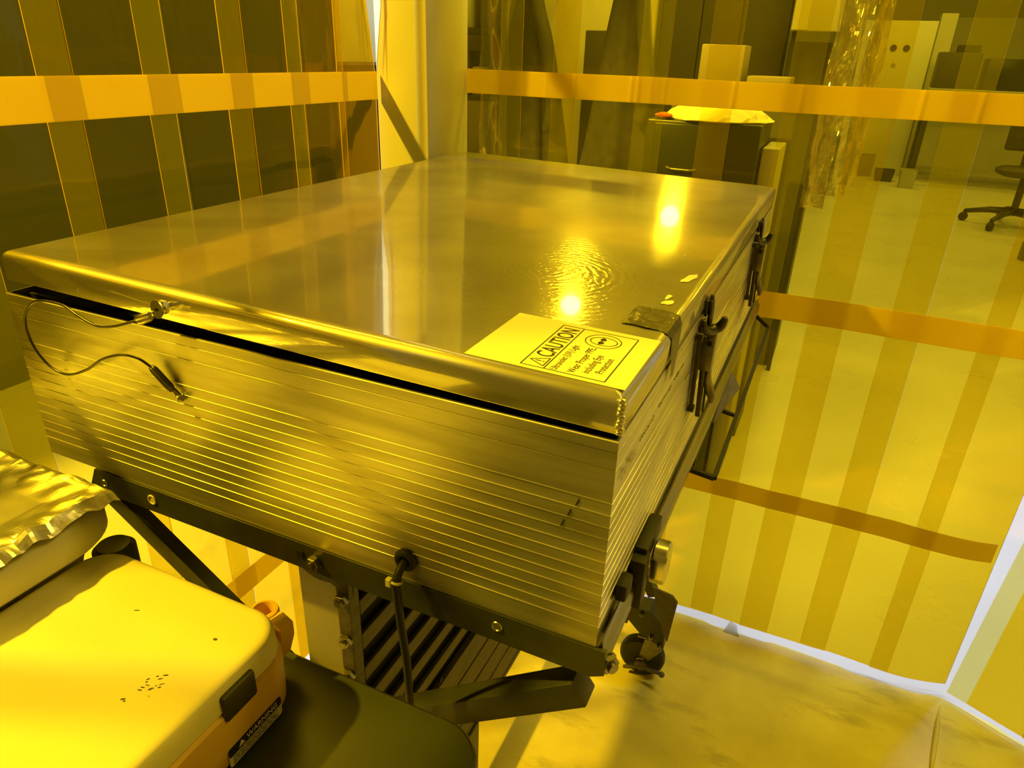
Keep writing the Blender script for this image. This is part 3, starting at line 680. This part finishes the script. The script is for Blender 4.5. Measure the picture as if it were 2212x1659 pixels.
# base, casters
bm = B(); box(bm, 0.12, 0.60, 0.935, 0.965, 0.165, 0.195, 0.002); part('base_beam', bm, DARKM)
bm = B(); box(bm, 0.12, 0.60, 0.02, 0.05, 0.165, 0.195, 0.002); part('base_beam', bm, DARKM)
for x in (0.33,):
    bm = B(); box(bm, x - 0.02, x + 0.02, 0.05, 0.935, 0.165, 0.195, 0.002); part('base_beam', bm, DARKM)
bm = B(); bar(bm, (0.655, 0.95, 0.275), (0.475, 0.95, 0.60), 0.026, 0.022, (0, 1, 0)); part('strut', bm, DARKM)
bm = B(); prism(bm, [(0.588, 0.925, 0.232), (0.655, 0.925, 0.240), (0.698, 0.925, 0.205), (0.703, 0.925, 0.132), (0.640, 0.925, 0.155), (0.588, 0.925, 0.205)], (0, 0.05, 0)); part('caster_bracket', bm, DARKM)
bm = B(); prism(bm, [(0.652, 0.920, 0.322), (0.704, 0.920, 0.314), (0.719, 0.920, 0.298), (0.710, 0.920, 0.165), (0.699, 0.920, 0.180)], (0, 0.005, 0)); part('gusset', bm, SLAT)
bolt((0.636, 0.925, 0.222), (0, -1, 0.3), 0.006); bolt((0.668, 0.925, 0.160), (0, -1, 0), 0.006); bolt((0.690, 0.925, 0.140), (0, -1, 0), 0.006)
def caster(x, y, brake=True):
    C = bpy.data.objects.new('caster', None); COL.objects.link(C); C.parent = ct; C.location = Vector((x, y, 0)) - ct.location
    bm = B()
    rings = []
    for rad, wy in ((0.030, -0.014), (0.052, -0.016), (0.059, -0.011), (0.0610, 0.0), (0.059, 0.011), (0.052, 0.016), (0.030, 0.014)):
        rings.append([(x + rad * math.cos(2 * PI * k / 36), y + wy, 0.0615 + rad * math.sin(2 * PI * k / 36)) for k in range(36)])
    rings_solid(bm, rings); link('wheel', bm, BLACK, C, True)
    bm = B()
    for s in (-1, 1): prism(bm, [(x - 0.008, y + s * 0.020, 0.052), (x + 0.012, y + s * 0.020, 0.050), (x + 0.050, y + s * 0.020, 0.110), (x + 0.046, y + s * 0.020, 0.136), (x + 0.004, y + s * 0.020, 0.136)], (0, 0.003, 0))
    box(bm, x - 0.016, x + 0.036, y - 0.020, y + 0.023, 0.134, 0.139); cyl(bm, (x + 0.01, y, 0.139), (0, 0, 1), 0.014, 0.026, 20)
    link('fork', bm, LATCHP, C, True)
    bm = B(); cyl(bm, (x, y - 0.027, 0.0615), (0, 1, 0), 0.010, 0.054, 16); link('axle', bm, STEEL, C, True)
    if brake:
        bm = B(); tube(bm, smoothpath([(x - 0.040, y - 0.028, 0.024), (x - 0.020, y - 0.030, 0.034), (x + 0.004, y - 0.030, 0.048), (x + 0.030, y - 0.031, 0.046), (x + 0.058, y - 0.034, 0.050)], 5), 0.005, 8, True)
        cyl(bm, (x + 0.003, y - 0.024, 0.050), (0, -1, 0), 0.016, 0.009, 20, 0.002); bmesh.ops.create_icosphere(bm, subdivisions=2, radius=0.0085, matrix=Matrix.Translation((x + 0.062, y - 0.035, 0.050)))
        link('brake_lever', bm, SLAT, C, 'all')
    bm = B(); cyl(bm, (x + 0.01, y, 0.1655), (0, 0, 1), 0.008, 0.01, 12); link('stem', bm, STEEL, C)
caster(0.648, 0.955)
caster(0.150, 0.95, False); caster(0.150, 0.035, False); caster(0.600, 0.035, False)
# drop handle of thin rod along the right rail
bm = B(); zr = 0.935
def rod(bm, pts, w=0.007):
    for a, b in zip(pts, pts[1:]): bar(bm, a, b, w, w)
rod(bm, [(0.748, 0.492, zr), (0.786, 0.484, zr), (0.788, 1.165, zr + 0.02), (0.752, 1.168, zr + 0.045)])
part('side_handle', bm, BLACK)
bm = B(); rod(bm, [(0.748, 0.492, zr), (0.750, 1.160, zr + 0.042)], 0.005); rod(bm, [(0.749, 0.705, zr + 0.010), (0.786, 0.70, zr + 0.006)], 0.006)
for y in (0.50, 0.84, 1.15): rod(bm, [(0.7495, y, zr + 0.005 + 0.055 * (y - 0.5)), (0.752, y, 1.006)], 0.006)
part('handle_bracket', bm, BLACK)
bm = B(); prism(bm, [(0.7535, 0.640, 0.948), (0.778, 0.748, 0.975), (0.7545, 0.775, 0.998)], (0.002, 0, 0)); part('bracket_tab', bm, SLAT)

# ------------------------------------------------------------------ foreground table
tb = thing('work_table', 'dark green topped work table with a worn metal edge in the foreground', 'table', (0.13, -0.36, 0))
XT0, XT1, YT0, YT1, ZTB = -0.152, 0.668, -0.70, -0.043, 0.90
def tring(ins, z): return [(x, y, z) for x, y in rrect(XT0 + ins, XT1 - ins, YT0 + ins, YT1 - ins, 0.050 - ins, 8)]
bm = B(); rings_solid(bm, [tring(0.001, 0.874), tring(0, 0.876), tring(0, 0.8975), tring(0.0025, ZTB)]); link('tabletop', bm, TABLEM, tb, True)
bm = B()
rings_solid(bm, [tring(-0.0002, 0.8735), tring(-0.0022, 0.8735), tring(-0.0022, 0.8955), tring(-0.0002, 0.8965)], False, False); link('edge_band', bm, STEEL, tb, True)
for x, y in ((-0.10, -0.64), (0.60, -0.64), (-0.10, -0.11), (0.60, -0.11)):
    bm = B(); box(bm, x - 0.017, x + 0.017, y - 0.017, y + 0.017, 0, 0.874, 0.002); link('leg', bm, DARKM, tb)

# storage case on the table
cs_ = thing('storage_case', 'orange plastic case with a cream lid standing on the dark green table', 'storage case', (0.30, -0.24, ZTB))
CX0, CX1, CY0, CY1 = 0.200, 0.4610, -0.440, -0.0835
def cring(ins, z, r=0.030): return [(x, y, z) for x, y in rrect(CX0 + ins, CX1 - ins, CY0 + ins, CY1 - ins, max(0.004, r - ins), 8)]
bm = B(); rings_solid(bm, [cring(0.006, 0.9005), cring(0.001, 0.903), cring(-0.003, 0.909, .034), cring(-0.0042, 0.930, .034), cring(-0.0040, 0.966, .034), cring(0.001, 0.971), cring(0.008, 0.972)]); link('case_body', bm, ORANGE, cs_, True)
bm = B(); rings_solid(bm, [cring(0.000, 0.9725, .036), cring(-0.0030, 0.9731, .038), cring(-0.0024, 0.984, .038), cring(-0.0014, 0.9925, .038), cring(0.0004, 0.9965, .038), cring(0.003, 0.9988, .038), cring(0.0065, 0.9998, .038), cring(0.011, 1.0002, .038), cring(0.05, 1.0004, .038)])
clid = link('case_lid', bm, CREAM, cs_, True)
bm = B(); box(bm, CX1 - 0.0015, CX1 + 0.0070, -0.177, -0.138, 0.960, 0.9900, 0.003); link('case_latch', bm, OLIVE, cs_, True)
bm = B()   # hinge eye at the rear right
rings = []
cxh, cyh = 0.409, -0.0645
for rr_, z in ((0.0105, 0.945), (0.0150, 0.945), (0.0155, 0.972), (0.0145, 0.9755), (0.0115, 0.9760), (0.0098, 0.973), (0.0098, 0.946)):
    rings.append([(cxh + rr_ * math.cos(2 * PI * k / 28), cyh + rr_ * math.sin(2 * PI * k / 28), z) for k in range(28)])
rings_solid(bm, rings, False, False)
prism(bm, [(0.417, -0.060, 0.973), (0.429, -0.058, 0.975), (0.439, -0.056, 0.965), (0.440, -0.057, 0.950), (0.434, -0.060, 0.925), (0.424, -0.066, 0.915), (0.412, -0.070, 0.940)], (-0.004, -0.015, 0))
box(bm, 0.400, 0.433, -0.095, -0.068, 0.912, 0.945, 0.003)
link('hinge_eye', bm, ORANGE, cs_, True)
bm = B(); cyl(bm, (cxh, cyh, 0.952), (0, 0, 1), 0.0097, 0.002, 20); link('hinge_plug', bm, OLIVE, cs_)
# warning label on the right side
SLX = 0.0
def xw(z): return CX1 + 0.0043
LY0, LY1, LZ0, LZM, LZ1 = -0.181, -0.112, 0.9045, 0.9170, 0.9280
wl_b = B(); prism(wl_b, [(xw(z), y, z) for y, z in rrect(LY0, LY1, LZ0, LZ1, 0.003, 4)], (0.0004, 0, 0))
wl = link('warning_label', wl_b, WHITEINK, cs_); wl['label'] = 'black and white WARNING label on the case side'
bm = B(); prism(bm, [(xw(z) + 0.0005, y, z) for y, z in rrect(LY0, LY1, LZM, LZ1, 0.003, 4)], (0.0003, 0, 0)); link('label_header', bm, INK, wl)
def WM(y, z): return Matrix(((0, SLX, 1, xw(z) + 0.0010), (1, 0, 0, y), (0, 1, 0, z), (0, 0, 0, 1)))
text_mesh('warning_word', 'WARNING', 0.0088, WM(-0.1585, 0.9195), WHITEINK, wl, 0.0001, 0.95)
bm = B()
bm.faces.new([bm.verts.new((xw(z) + 0.0010, y, z)) for y, z in ((-0.1690, 0.9195), (-0.1610, 0.9195), (-0.1650, 0.9262))]); link('label_triangle', bm, WHITEINK, wl)
bm = B()
random.seed(5)
for r in range(5):
    z = 0.9152 - 0.0020 * r; y = LY0 + 0.004
    while y < LY1 - 0.010:
        l = random.uniform(0.003, 0.008); bm.faces.new([bm.verts.new((xw(zz) + 0.0006, yy, zz)) for yy, zz in ((y, z), (y + l, z), (y + l, z - 0.0009), (y, z - 0.0009))]); y += l + 0.0012
o = link('label_small_print', bm, INK, wl); o['kind'] = 'stuff'
# nicks on the lid
random.seed(3)
spots = [(0.320, -0.140, .006, .0012, .5), (0.417, -0.134, .0042, .003, 0.2)]
for k in range(16): spots.append((0.404 + random.gauss(0, .006), -0.200 + random.gauss(0, .009), random.uniform(.001, .005), random.uniform(.0006, .0016), random.uniform(0, 1)))
for (x, y, l, w, a) in spots:
    pts = [(x + l / 2 * math.cos(t) * math.cos(a) - w / 2 * math.sin(t) * math.sin(a), y + l / 2 * math.cos(t) * math.sin(a) + w / 2 * math.sin(t) * math.cos(a), 1.0007) for t in [2 * PI * k / 9 for k in range(9)]]
    bm = B(); bm.faces.new([bm.verts.new(p) for p in pts]); link('lid_nick', bm, OLIVE, cs_)

# foil covered tub
tub = thing('foil_tub', 'cream tub under crinkled kitchen foil left of the orange case', 'tub', (-0.05, -0.2, ZTB))
TX0, TX1, TY0, TY1 = -0.135, 0.207, -0.42, -0.062
def uring(ins, z, r=0.06): return [(x, y, z) for x, y in rrect(TX0 + ins, TX1 - ins, TY0 + ins, TY1 - ins, max(0.006, r - ins), 10)]
bm = B(); rings_solid(bm, [uring(0.055, 0.9005), uring(0.047, 0.903), uring(0.042, 0.925), uring(0.030, 0.955), uring(0.022, 0.975), uring(0.017, 0.990), uring(0.0155, 1.0025), uring(0.006, 1.006), uring(-0.004, 1.010), uring(-0.010, 1.016), uring(-0.010, 1.028), uring(-0.004, 1.040), uring(0.004, 1.049), uring(0.012, 1.052)]); link('tub_body', bm, CREAMIN, tub, True)
bm = B()
nx, ny = 90, 90; G = []
for j in range(ny + 1):
    row = []
    for i in range(nx + 1):
        x = TX0 - 0.004 + (TX1 - TX0 + 0.009) * i / nx; y = TY0 - 0.004 + (TY1 - TY0 + 0.008) * j / ny
        ex = max(x - TX1 + 0.006, TX0 + 0.006 - x, 0); ey = max(y - TY1 + 0.006, TY0 + 0.006 - y, 0)
        e = math.hypot(ex, ey)
        edge = max(0, 1 - min(TX1 - x, x - TX0, TY1 - y, y - TY0) / 0.05)
        cr = 0.0020 * noise.noise(Vector((x * 11, y * 11, 0))) + 0.0055 * edge * noise.noise(Vector((x * 55, y * 55, 3))) + 0.007 * edge * abs(noise.noise(Vector((x * 30, y * 30, 7))))
        z = 1.0545 + cr + 0.004 - 1.0 * e + (0.004 * edge)
        row.append(bm.verts.new((x + 0.003 * edge * noise.noise(Vector((x * 50, y * 50, 9))), y + 0.003 * edge * noise.noise(Vector((x * 50, y * 50, 19))), z)))
    G.append(row)
for a, b in zip(G, G[1:]):
    for i in range(nx): bm.faces.new((a[i], a[i + 1], b[i + 1], b[i]))
link('foil_cover', bm, FOIL, tub)
bm = B(); box(bm, TX1 - 0.030, TX1 - 0.0135, -0.30, -0.175, 0.980, 1.0015, 0.003); 
link('tub_handle', bm, CARD, tub, True)
bm = B(); cyl(bm, (0.166, -0.053, 0.9), (0, 0, 1), 0.024, 0.066, 28, 0.006)
bmo = link('round_container', bm, OLIVE, None, True); tag(bmo, 'dark round container behind the orange case, beside the foil tub', 'container'); 
bmo.location.y += 0.0

# ------------------------------------------------------------------ the room beyond the curtains
def bx(name, label, cat, dims, mat, bev=0.004, group=None):
    bm = B(); box(bm, *dims, bev); o = link(name, bm, mat, None, True); tag(o, label, cat, group); return o
# dark partition
pt = thing('partition', 'tall dark panelled partition behind the hanging coats', 'partition', (0.1, 3.3, 0))
for x0, x1 in ((-1.30, -0.92), (-0.915, -0.51), (-0.505, -0.095), (-0.09, 0.10), (0.105, 0.29), (0.295, 0.505)):
    bm = B(); box(bm, x0, x1, 3.38, 3.41, 0.02, 2.45, 0.003); link('panel', bm, DARKPAN, pt, True)
bm = B(); box(bm, -1.31, 0.515, 3.41, 3.43, 0, 2.47); link('partition_frame', bm, DARKM, pt)
pb = thing('pale_partition', 'pale board partition behind the coats, left of the dark panels', 'partition', (-0.6, 3.3, 0))
for x0, x1 in ((-1.30, -0.72), (-0.715, -0.10)):
    bm = B(); box(bm, x0, x1, 3.28, 3.31, 0.02, 1.82, 0.003); link('panel', bm, COLUMNM, pb, True)
bm = B(); box(bm, -1.31, -0.10, 3.31, 3.33, 0, 1.83); link('partition_frame', bm, GREYC, pb)
def drape(name, label, cx, cy, zt, zb, wt, wb, dp, seed, mat=CLOTH, tilt_=0.0, part_names=()):
    t = thing(name, label, 'coat', (cx, cy, zb), 'coats hanging behind the curtain')
    bm = B(); n = 40; rings = []
    for j in range(15):
        s = j / 14; z = zt + (zb - zt) * s; w = wt + (wb - wt) * (s ** 0.8)
        ring = []
        for k in range(n):
            a = 2 * PI * k / n
            fold = 1 + (0.05 + 0.14 * s) * math.sin(6 * a + seed + 2 * s) + 0.06 * math.sin(11 * a + seed * 2) + 0.08 * noise.noise(Vector((math.cos(a) * 2, math.sin(a) * 2, z * 4 + seed)))
            ring.append((cx + tilt_ * s + w / 2 * math.cos(a) * fold, cy + dp * (0.5 + s * 0.5) * math.sin(a) * fold, z))
        rings.append(ring)
    rings_solid(bm, rings); link('coat_body', bm, mat, t, 'all')
    bm = B()   # sleeve hanging at the side
    sx = cx + wb * 0.36
    tube(bm, smoothpath([(cx + wt * 0.4, cy - dp * 0.5, zt - 0.04), (cx + wb * 0.26, cy - dp * 0.95, zt - 0.24), (sx, cy - dp * 1.12, zt - 0.44), (sx - 0.01, cy - dp * 1.1, zt - 0.58)], 6), 0.03, 12, True, None)
    link('sleeve', bm, mat, t, 'all')
    bm = B(); tube(bm, [(cx, cy, zt - 0.02), (cx, cy, zt + 0.03), (cx, cy + 0.03, zt + 0.05), (cx, 3.28, zt + 0.05)], 0.004, 8); link('hook', bm, STEEL, t)
    return t
drape('coat', 'dark coat hanging by its collar, nearest the column', -0.475, 2.62, 1.78, 0.95, 0.07, 0.42, 0.06, 1.0)
drape('coat', 'wide dark coat hanging in deep folds left of the dark panels', -0.035, 2.62, 1.84, 0.90, 0.10, 0.33, 0.07, 3.4)
# garment bag
gb = thing('garment_bag', 'clear plastic garment bag hanging beside the column', 'bag', (-0.62, 2.55, 1.0))
def plastic_sheet(x0, x1, y, zb, zt, seed, amp, nx=22, nz=40, fz=1.0):
    bm = B(); G = []
    for j in range(nz + 1):
        row = []
        for i in range(nx + 1):
            x = x0 + (x1 - x0) * i / nx; z = zb + (zt - zb) * j / nz
            row.append(bm.verts.new((x + 0.01 * noise.noise(Vector((x * 9, z * 6, seed))), y + amp * (math.sin(x * 75 + seed + z * 3) * 0.6 + 1.4 * noise.noise(Vector((x * 18 * fz, z * 7 * fz, seed + 5)))), z)))
        G.append(row)
    for a, b in zip(G, G[1:]):
        for i in range(nx): bm.faces.new((a[i], a[i + 1], b[i + 1], b[i]))
    return bm
link('bag_skin', plastic_sheet(-0.66, -0.52, 2.52, 1.0, 1.74, 2, 0.012), CLEAR, gb, 'all')
bm = B(); tube(bm, [(-0.59, 2.53, 1.735), (-0.59, 2.55, 1.79), (-0.59, 3.28, 1.79)], 0.004, 8); link('hook', bm, STEEL, gb)
# dark shelving sliver by the column
sh = thing('dark_shelf', 'dark shelf unit seen right beside the column', 'shelf', (-1.05, 3.0, 0))
for z in (0.3, 0.8, 1.30, 1.60, 2.0):
    bm = B(); box(bm, -1.30, -0.72, 2.85, 3.2, z - 0.012, z + 0.012); link('shelf_board', bm, DARKM, sh)
for x in (-1.30, -0.735):
    bm = B(); box(bm, x, x + 0.02, 2.85, 3.2, 0, 2.1); link('upright', bm, DARKM, sh)
for k, (x0, x1, z, h, m, nm) in enumerate(((-1.05, -0.90, 1.612, 0.16, GREYC, 'grey'), (-0.885, -0.80, 1.312, 0.13, CARD, 'cardboard'), (-1.03, -0.90, 1.312, 0.20, OLIVE, 'dark'))):
    bx('storage_box', '%s box on the dark shelf beside the column' % nm, 'box', (x0, x1, 2.88, 3.1, z, z + h), m, 0.004, 'boxes on the dark shelf')
# black cabinet and glass under the coats
bx('black_cabinet', 'low black cabinet against the pale partition, between the two coats', 'cabinet', (-0.335, -0.16, 2.95, 3.26, 0, 1.615), DARKPAN, 0.006)
bm = B(); rings_solid(bm, [[(-0.285 + 0.0 + r_ * math.cos(2 * PI * k / 20) + 0.115, 3.05 + r_ * math.sin(2 * PI * k / 20), z) for k in range(20)] for r_, z in ((0.012, 1.617), (0.013, 1.625), (0.005, 1.65), (0.005, 1.68), (0.016, 1.70), (0.018, 1.72))])
tag(link('funnel', bm, CLEAR, None, True), 'small clear funnel on the black cabinet', 'funnel')
# green cabinet with plastic bag
gc = thing('green_cabinet', 'dark green cabinet behind the metal box, topped with crumpled plastic', 'cabinet', (0.42, 2.15, 0))
bm = B(); box(bm, 0.232, 0.610, 2.02, 2.34, 0, 1.325, 0.008); link('cabinet_body', bm, GREENCAB, gc, True)
bm = B(); box(bm, 0.262, 0.505, 2.010, 2.022, 0.85, 1.315, 0.004); link('cabinet_door', bm, GREENCAB, gc, True)
bm = B(); tube(bm, [(0.32, 2.008, 1.175), (0.34, 1.996, 1.172), (0.40, 1.996, 1.172), (0.42, 2.008, 1.175)], 0.003, 8); link('door_handle', bm, STEEL, gc)
bm = B(); n = 44; rings = []
for j, (rad, z) in enumerate(((1.06, 1.3265), (1.10, 1.330), (1.02, 1.338), (0.9, 1.352), (0.72, 1.366), (0.45, 1.372))):
    ring = []
    for k in range(n):
        a = 2 * PI * k / n; cr = 1 + 0.10 * noise.noise(Vector((math.cos(a) * 5, math.sin(a) * 5, j * 0.8)))
        ring.append((0.440 + 0.172 * rad * cr * math.cos(a), 2.16 + 0.145 * rad * cr * math.sin(a), z + (0.012 * noise.noise(Vector((math.cos(a) * 6, math.sin(a) * 6, j))) if j > 1 else 0)))
    rings.append(ring)
rings_solid(bm, rings); pb_ = link('plastic_bag', bm, PAPER, None, False); tag(pb_, 'crumpled white plastic bag lying on the dark green cabinet', 'bag')
bm = B(); bmesh.ops.create_icosphere(bm, subdivisions=3, radius=0.03, matrix=Matrix.Translation((0.285, 2.035, 1.337)) @ Matrix.Diagonal((1, 0.6, 0.35, 1)))
for v in bm.verts: v.co += v.normal * 0.004 * noise.noise(v.co * 70)
tag(link('rag', bm, REDM, None, 'all'), 'small red rag on the dark green cabinet corner', 'rag')
# boxes above the cabinet: on a shelf behind it
hs = bx('stand_shelf', 'dark narrow stand behind the green cabinet, carrying two boxes', 'stand', (0.22, 0.68, 2.42, 2.70, 0, 1.42), DARKPAN, 0.006)
bx('cardboard_box', 'square pale cardboard box standing above the green cabinet', 'box', (0.300, 0.458, 2.46, 2.62, 1.421, 1.563), CARD)
bx('flat_box', 'low flat box beside the square cardboard box', 'box', (0.480, 0.635, 2.46, 2.62, 1.421, 1.462), CARD)
bx('carton', 'pale cardboard carton right of the dark green cabinet', 'carton', (0.618, 0.672, 2.06, 2.30, 0, 1.255), GREYC)
# bright board with paper, upper middle
bb = bx('bright_board', 'pale board high behind the curtain, right of the dark panels', 'board', (0.53, 0.735, 3.25, 3.30, 1.640, 2.3), COLUMNM)
bm = B(); box(bm, 0.535, 0.60, 3.24, 3.249, 1.645, 1.90); tag(link('notice_sheet', bm, PAPER, None), 'white notice sheet pinned on the pale board', 'paper')
for k, x in enumerate((0.54, 0.72)):
    bm = B(); box(bm, x, x + 0.02, 3.262, 3.29, 0, 1.640); link('board_leg', bm, DARKM, bb)
bx('dark_locker', 'dark locker under the pale board', 'locker', (0.53, 0.735, 3.33, 3.7, 0, 1.60), DARKPAN)
# crinkled plastic drop sheets
pd = thing('plastic_drape', 'crinkled clear plastic sheets hanging beside the walkway', 'plastic sheet', (0.86, 2.6, 0.98))
for k, (x0, x1, y, zb_, s) in enumerate(((0.80, 0.90, 2.75, 1.02, 1), (0.745, 0.83, 2.55, 1.00, 2), (0.86, 0.925, 2.65, 1.08, 3))):
    link('plastic_sheet', plastic_sheet(x0, x1, y, zb_, 2.2, s * 7, 0.016, 22, 80, 2.2), CRUMPLE, pd, False)
bm = B(); tube(bm, [(0.70, 2.65, 2.2), (0.98, 2.65, 2.2)], 0.012, 10); 
for x in (0.72, 0.96): tube(bm, [(x, 2.65, 2.2), (x, 2.65, 4.3)], 0.006, 8)
link('hanging_rail', bm, STEEL, pd)
# distant things
wc = thing('white_cabinet', 'tall white cabinet with two dark round holes far down the room', 'cabinet', (1.25, 12.3, 0))
bm = B(); box(bm, 0.76, 1.70, 12.05, 12.6, 0, 2.10, 0.01); link('cabinet_body', bm, WALLW, wc, True)
for x in (1.20, 1.37):
    bm = B(); cyl(bm, (x, 12.055, 1.745), (0, -1, 0), 0.045, 0.012, 20); link('vent_hole', bm, VOIDM, wc)
bm = B(); cyl(bm, (1.25, 12.055, 1.52), (0, -1, 0), 0.03, 0.012, 20); link('lock', bm, GREYC, wc)
bm = B(); box(bm, 1.08, 1.12, 12.03, 12.055, 0.9, 1.1, 0.004); link('cabinet_handle', bm, DARKM, wc)
bx('grey_locker', 'grey-green locker bank against the far wall', 'locker', (2.05, 3.6, 15.0, 15.6, 0, 2.3), GREYC, 0.004, 'lockers at the far end')
bx('grey_locker', 'pale locker standing next to the white cabinet with holes', 'locker', (1.78, 2.0, 13.0, 13.5, 0, 2.25), WALLW, 0.004, 'lockers at the far end')
wb = thing('workbench', 'long workbench far off at the right', 'bench', (2.6, 11.5, 0))
bm = B(); box(bm, 1.72, 3.8, 11.1, 11.9, 1.20, 1.26, 0.006); link('bench_top', bm, GREYC, wb, True)
bm = B(); box(bm, 1.80, 3.7, 11.75, 11.80, 0.2, 1.2); link('back_panel', bm, GREYC, wb)
for x in (1.78, 3.72):
    for y in (11.15, 11.85):
        bm = B(); box(bm, x - 0.03, x + 0.03, y - 0.03, y + 0.03, 0, 1.2); link('leg', bm, DARKM, wb)
bx('equipment_crate', 'dark equipment crate on the left end of the workbench', 'crate', (1.76, 2.25, 11.2, 11.7, 1.261, 1.70), DARKPAN, 0.01, 'crates on the workbench')
bx('equipment_crate', 'lower dark crate on the workbench, right of the first', 'crate', (2.33, 2.95, 11.2, 11.7, 1.261, 1.64), GREENCAB, 0.01, 'crates on the workbench')
bx('black_monitor', 'black monitor back standing above the dark crates', 'monitor', (1.98, 2.27, 11.75, 11.80, 1.261, 1.80), BLACK, 0.01)
def star_chair(cx, cy, label, rad, seat_z, ang):
    t = thing('office_chair', label, 'chair', (cx, cy, 0), None)
    for k in range(5):
        a = ang + 2 * PI * k / 5; e = Vector((math.cos(a), math.sin(a), 0))
        bm = B(); tube(bm, [Vector((cx, cy, 0.16)), Vector((cx, cy, 0.15)) + e * rad * 0.5, Vector((cx, cy, 0.105)) + e * rad], 0.03, 8, True, [0.04, 0.032, 0.022]); L = link('base_arm', bm, DARKM, t, 'all')
        bm = B(); p = Vector((cx, cy, 0.045)) + e * rad
        s = Vector((-e.y, e.x, 0)); cyl(bm, p - s * 0.025, s, 0.045, 0.05, 16, 0.006); cyl(bm, p + Vector((0, 0, 0.02)), (0, 0, 1), 0.012, 0.05, 8); link('wheel', bm, BLACK, L, True)
    bm = B(); cyl(bm, (cx, cy, 0.12), (0, 0, 1), 0.035, seat_z - 0.12, 16); link('gas_post', bm, DARKM, t, True)
    bm = B(); rings_solid(bm, [[(cx + sx * math.copysign(abs(math.cos(q)) ** 0.6, math.cos(q)), cy + sx * math.copysign(abs(math.sin(q)) ** 0.6, math.sin(q)), z) for q in [2 * PI * k / 28 for k in range(28)]] for sx, z in ((0.22, seat_z), (0.27, seat_z + 0.02), (0.27, seat_z + 0.06), (0.22, seat_z + 0.08))]); link('seat', bm, CLOTH, t, True)
    bm = B(); box(bm, cx - 0.22, cx + 0.22, cy + 0.24, cy + 0.30, seat_z + 0.22, seat_z + 0.75, 0.03, 3); box(bm, cx - 0.03, cx + 0.03, cy + 0.22, cy + 0.26, seat_z + 0.02, seat_z + 0.4); link('backrest', bm, CLOTH, t, True)
star_chair(2.62, 8.55, 'black office chair on a five arm base far down the room, right edge', 0.44, 0.52, 2.9)
bm = B(); cyl(bm, (2.55, 6.95, 0.0), (0, 0, 1), 0.10, 0.16, 20, 0.01); cyl(bm, (2.55, 6.95, 0.16), (0, 0, 1), 0.03, 0.9, 14); tag(link('barrier_post', bm, DARKM, None, True), 'dark post on a round foot at the right edge, before the office chair', 'post')
for k, (x, y, w, h, m, lab) in enumerate(((1.45, 11.3, 0.26, 0.16, OLIVE, 'dark open tray on the far floor before the white cabinet'), (1.20, 11.7, 0.2, 0.3, CARD, 'small cardboard carton on the far floor at the white cabinet foot'), (1.72, 10.8, 0.2, 0.24, GREYC, 'small grey bin on the far floor near the workbench'))):
    bm = B(); rings_solid(bm, [[(px, py, z) for px, py in rrect(x - w / 2 * s, x + w / 2 * s, y - 0.12 * s, y + 0.12 * s, 0.02, 4)] for s, z in ((0.85, 0.0), (1.0, h), (0.92, h), (0.8, h * 0.3))]); tag(link(('tray', 'carton', 'bin')[k], bm, m, None, True), lab, ('tray', 'carton', 'bin')[k])
# white board seen past the end of the left curtain
wbd = thing('white_board', 'bright white board on the dark left wall, beside the column', 'board', (-2.49, 4.3, 1.41))
bm = B(); box(bm, -2.495, -2.475, 3.90, 5.2, 1.41, 2.4, 0.003); link('board_face', bm, PAPER, wbd, True)
bm = B(); box(bm, -2.497, -2.470, 3.88, 5.22, 1.39, 1.41); box(bm, -2.497, -2.470, 3.88, 5.22, 2.4, 2.42); link('board_rim', bm, STEEL, wbd)
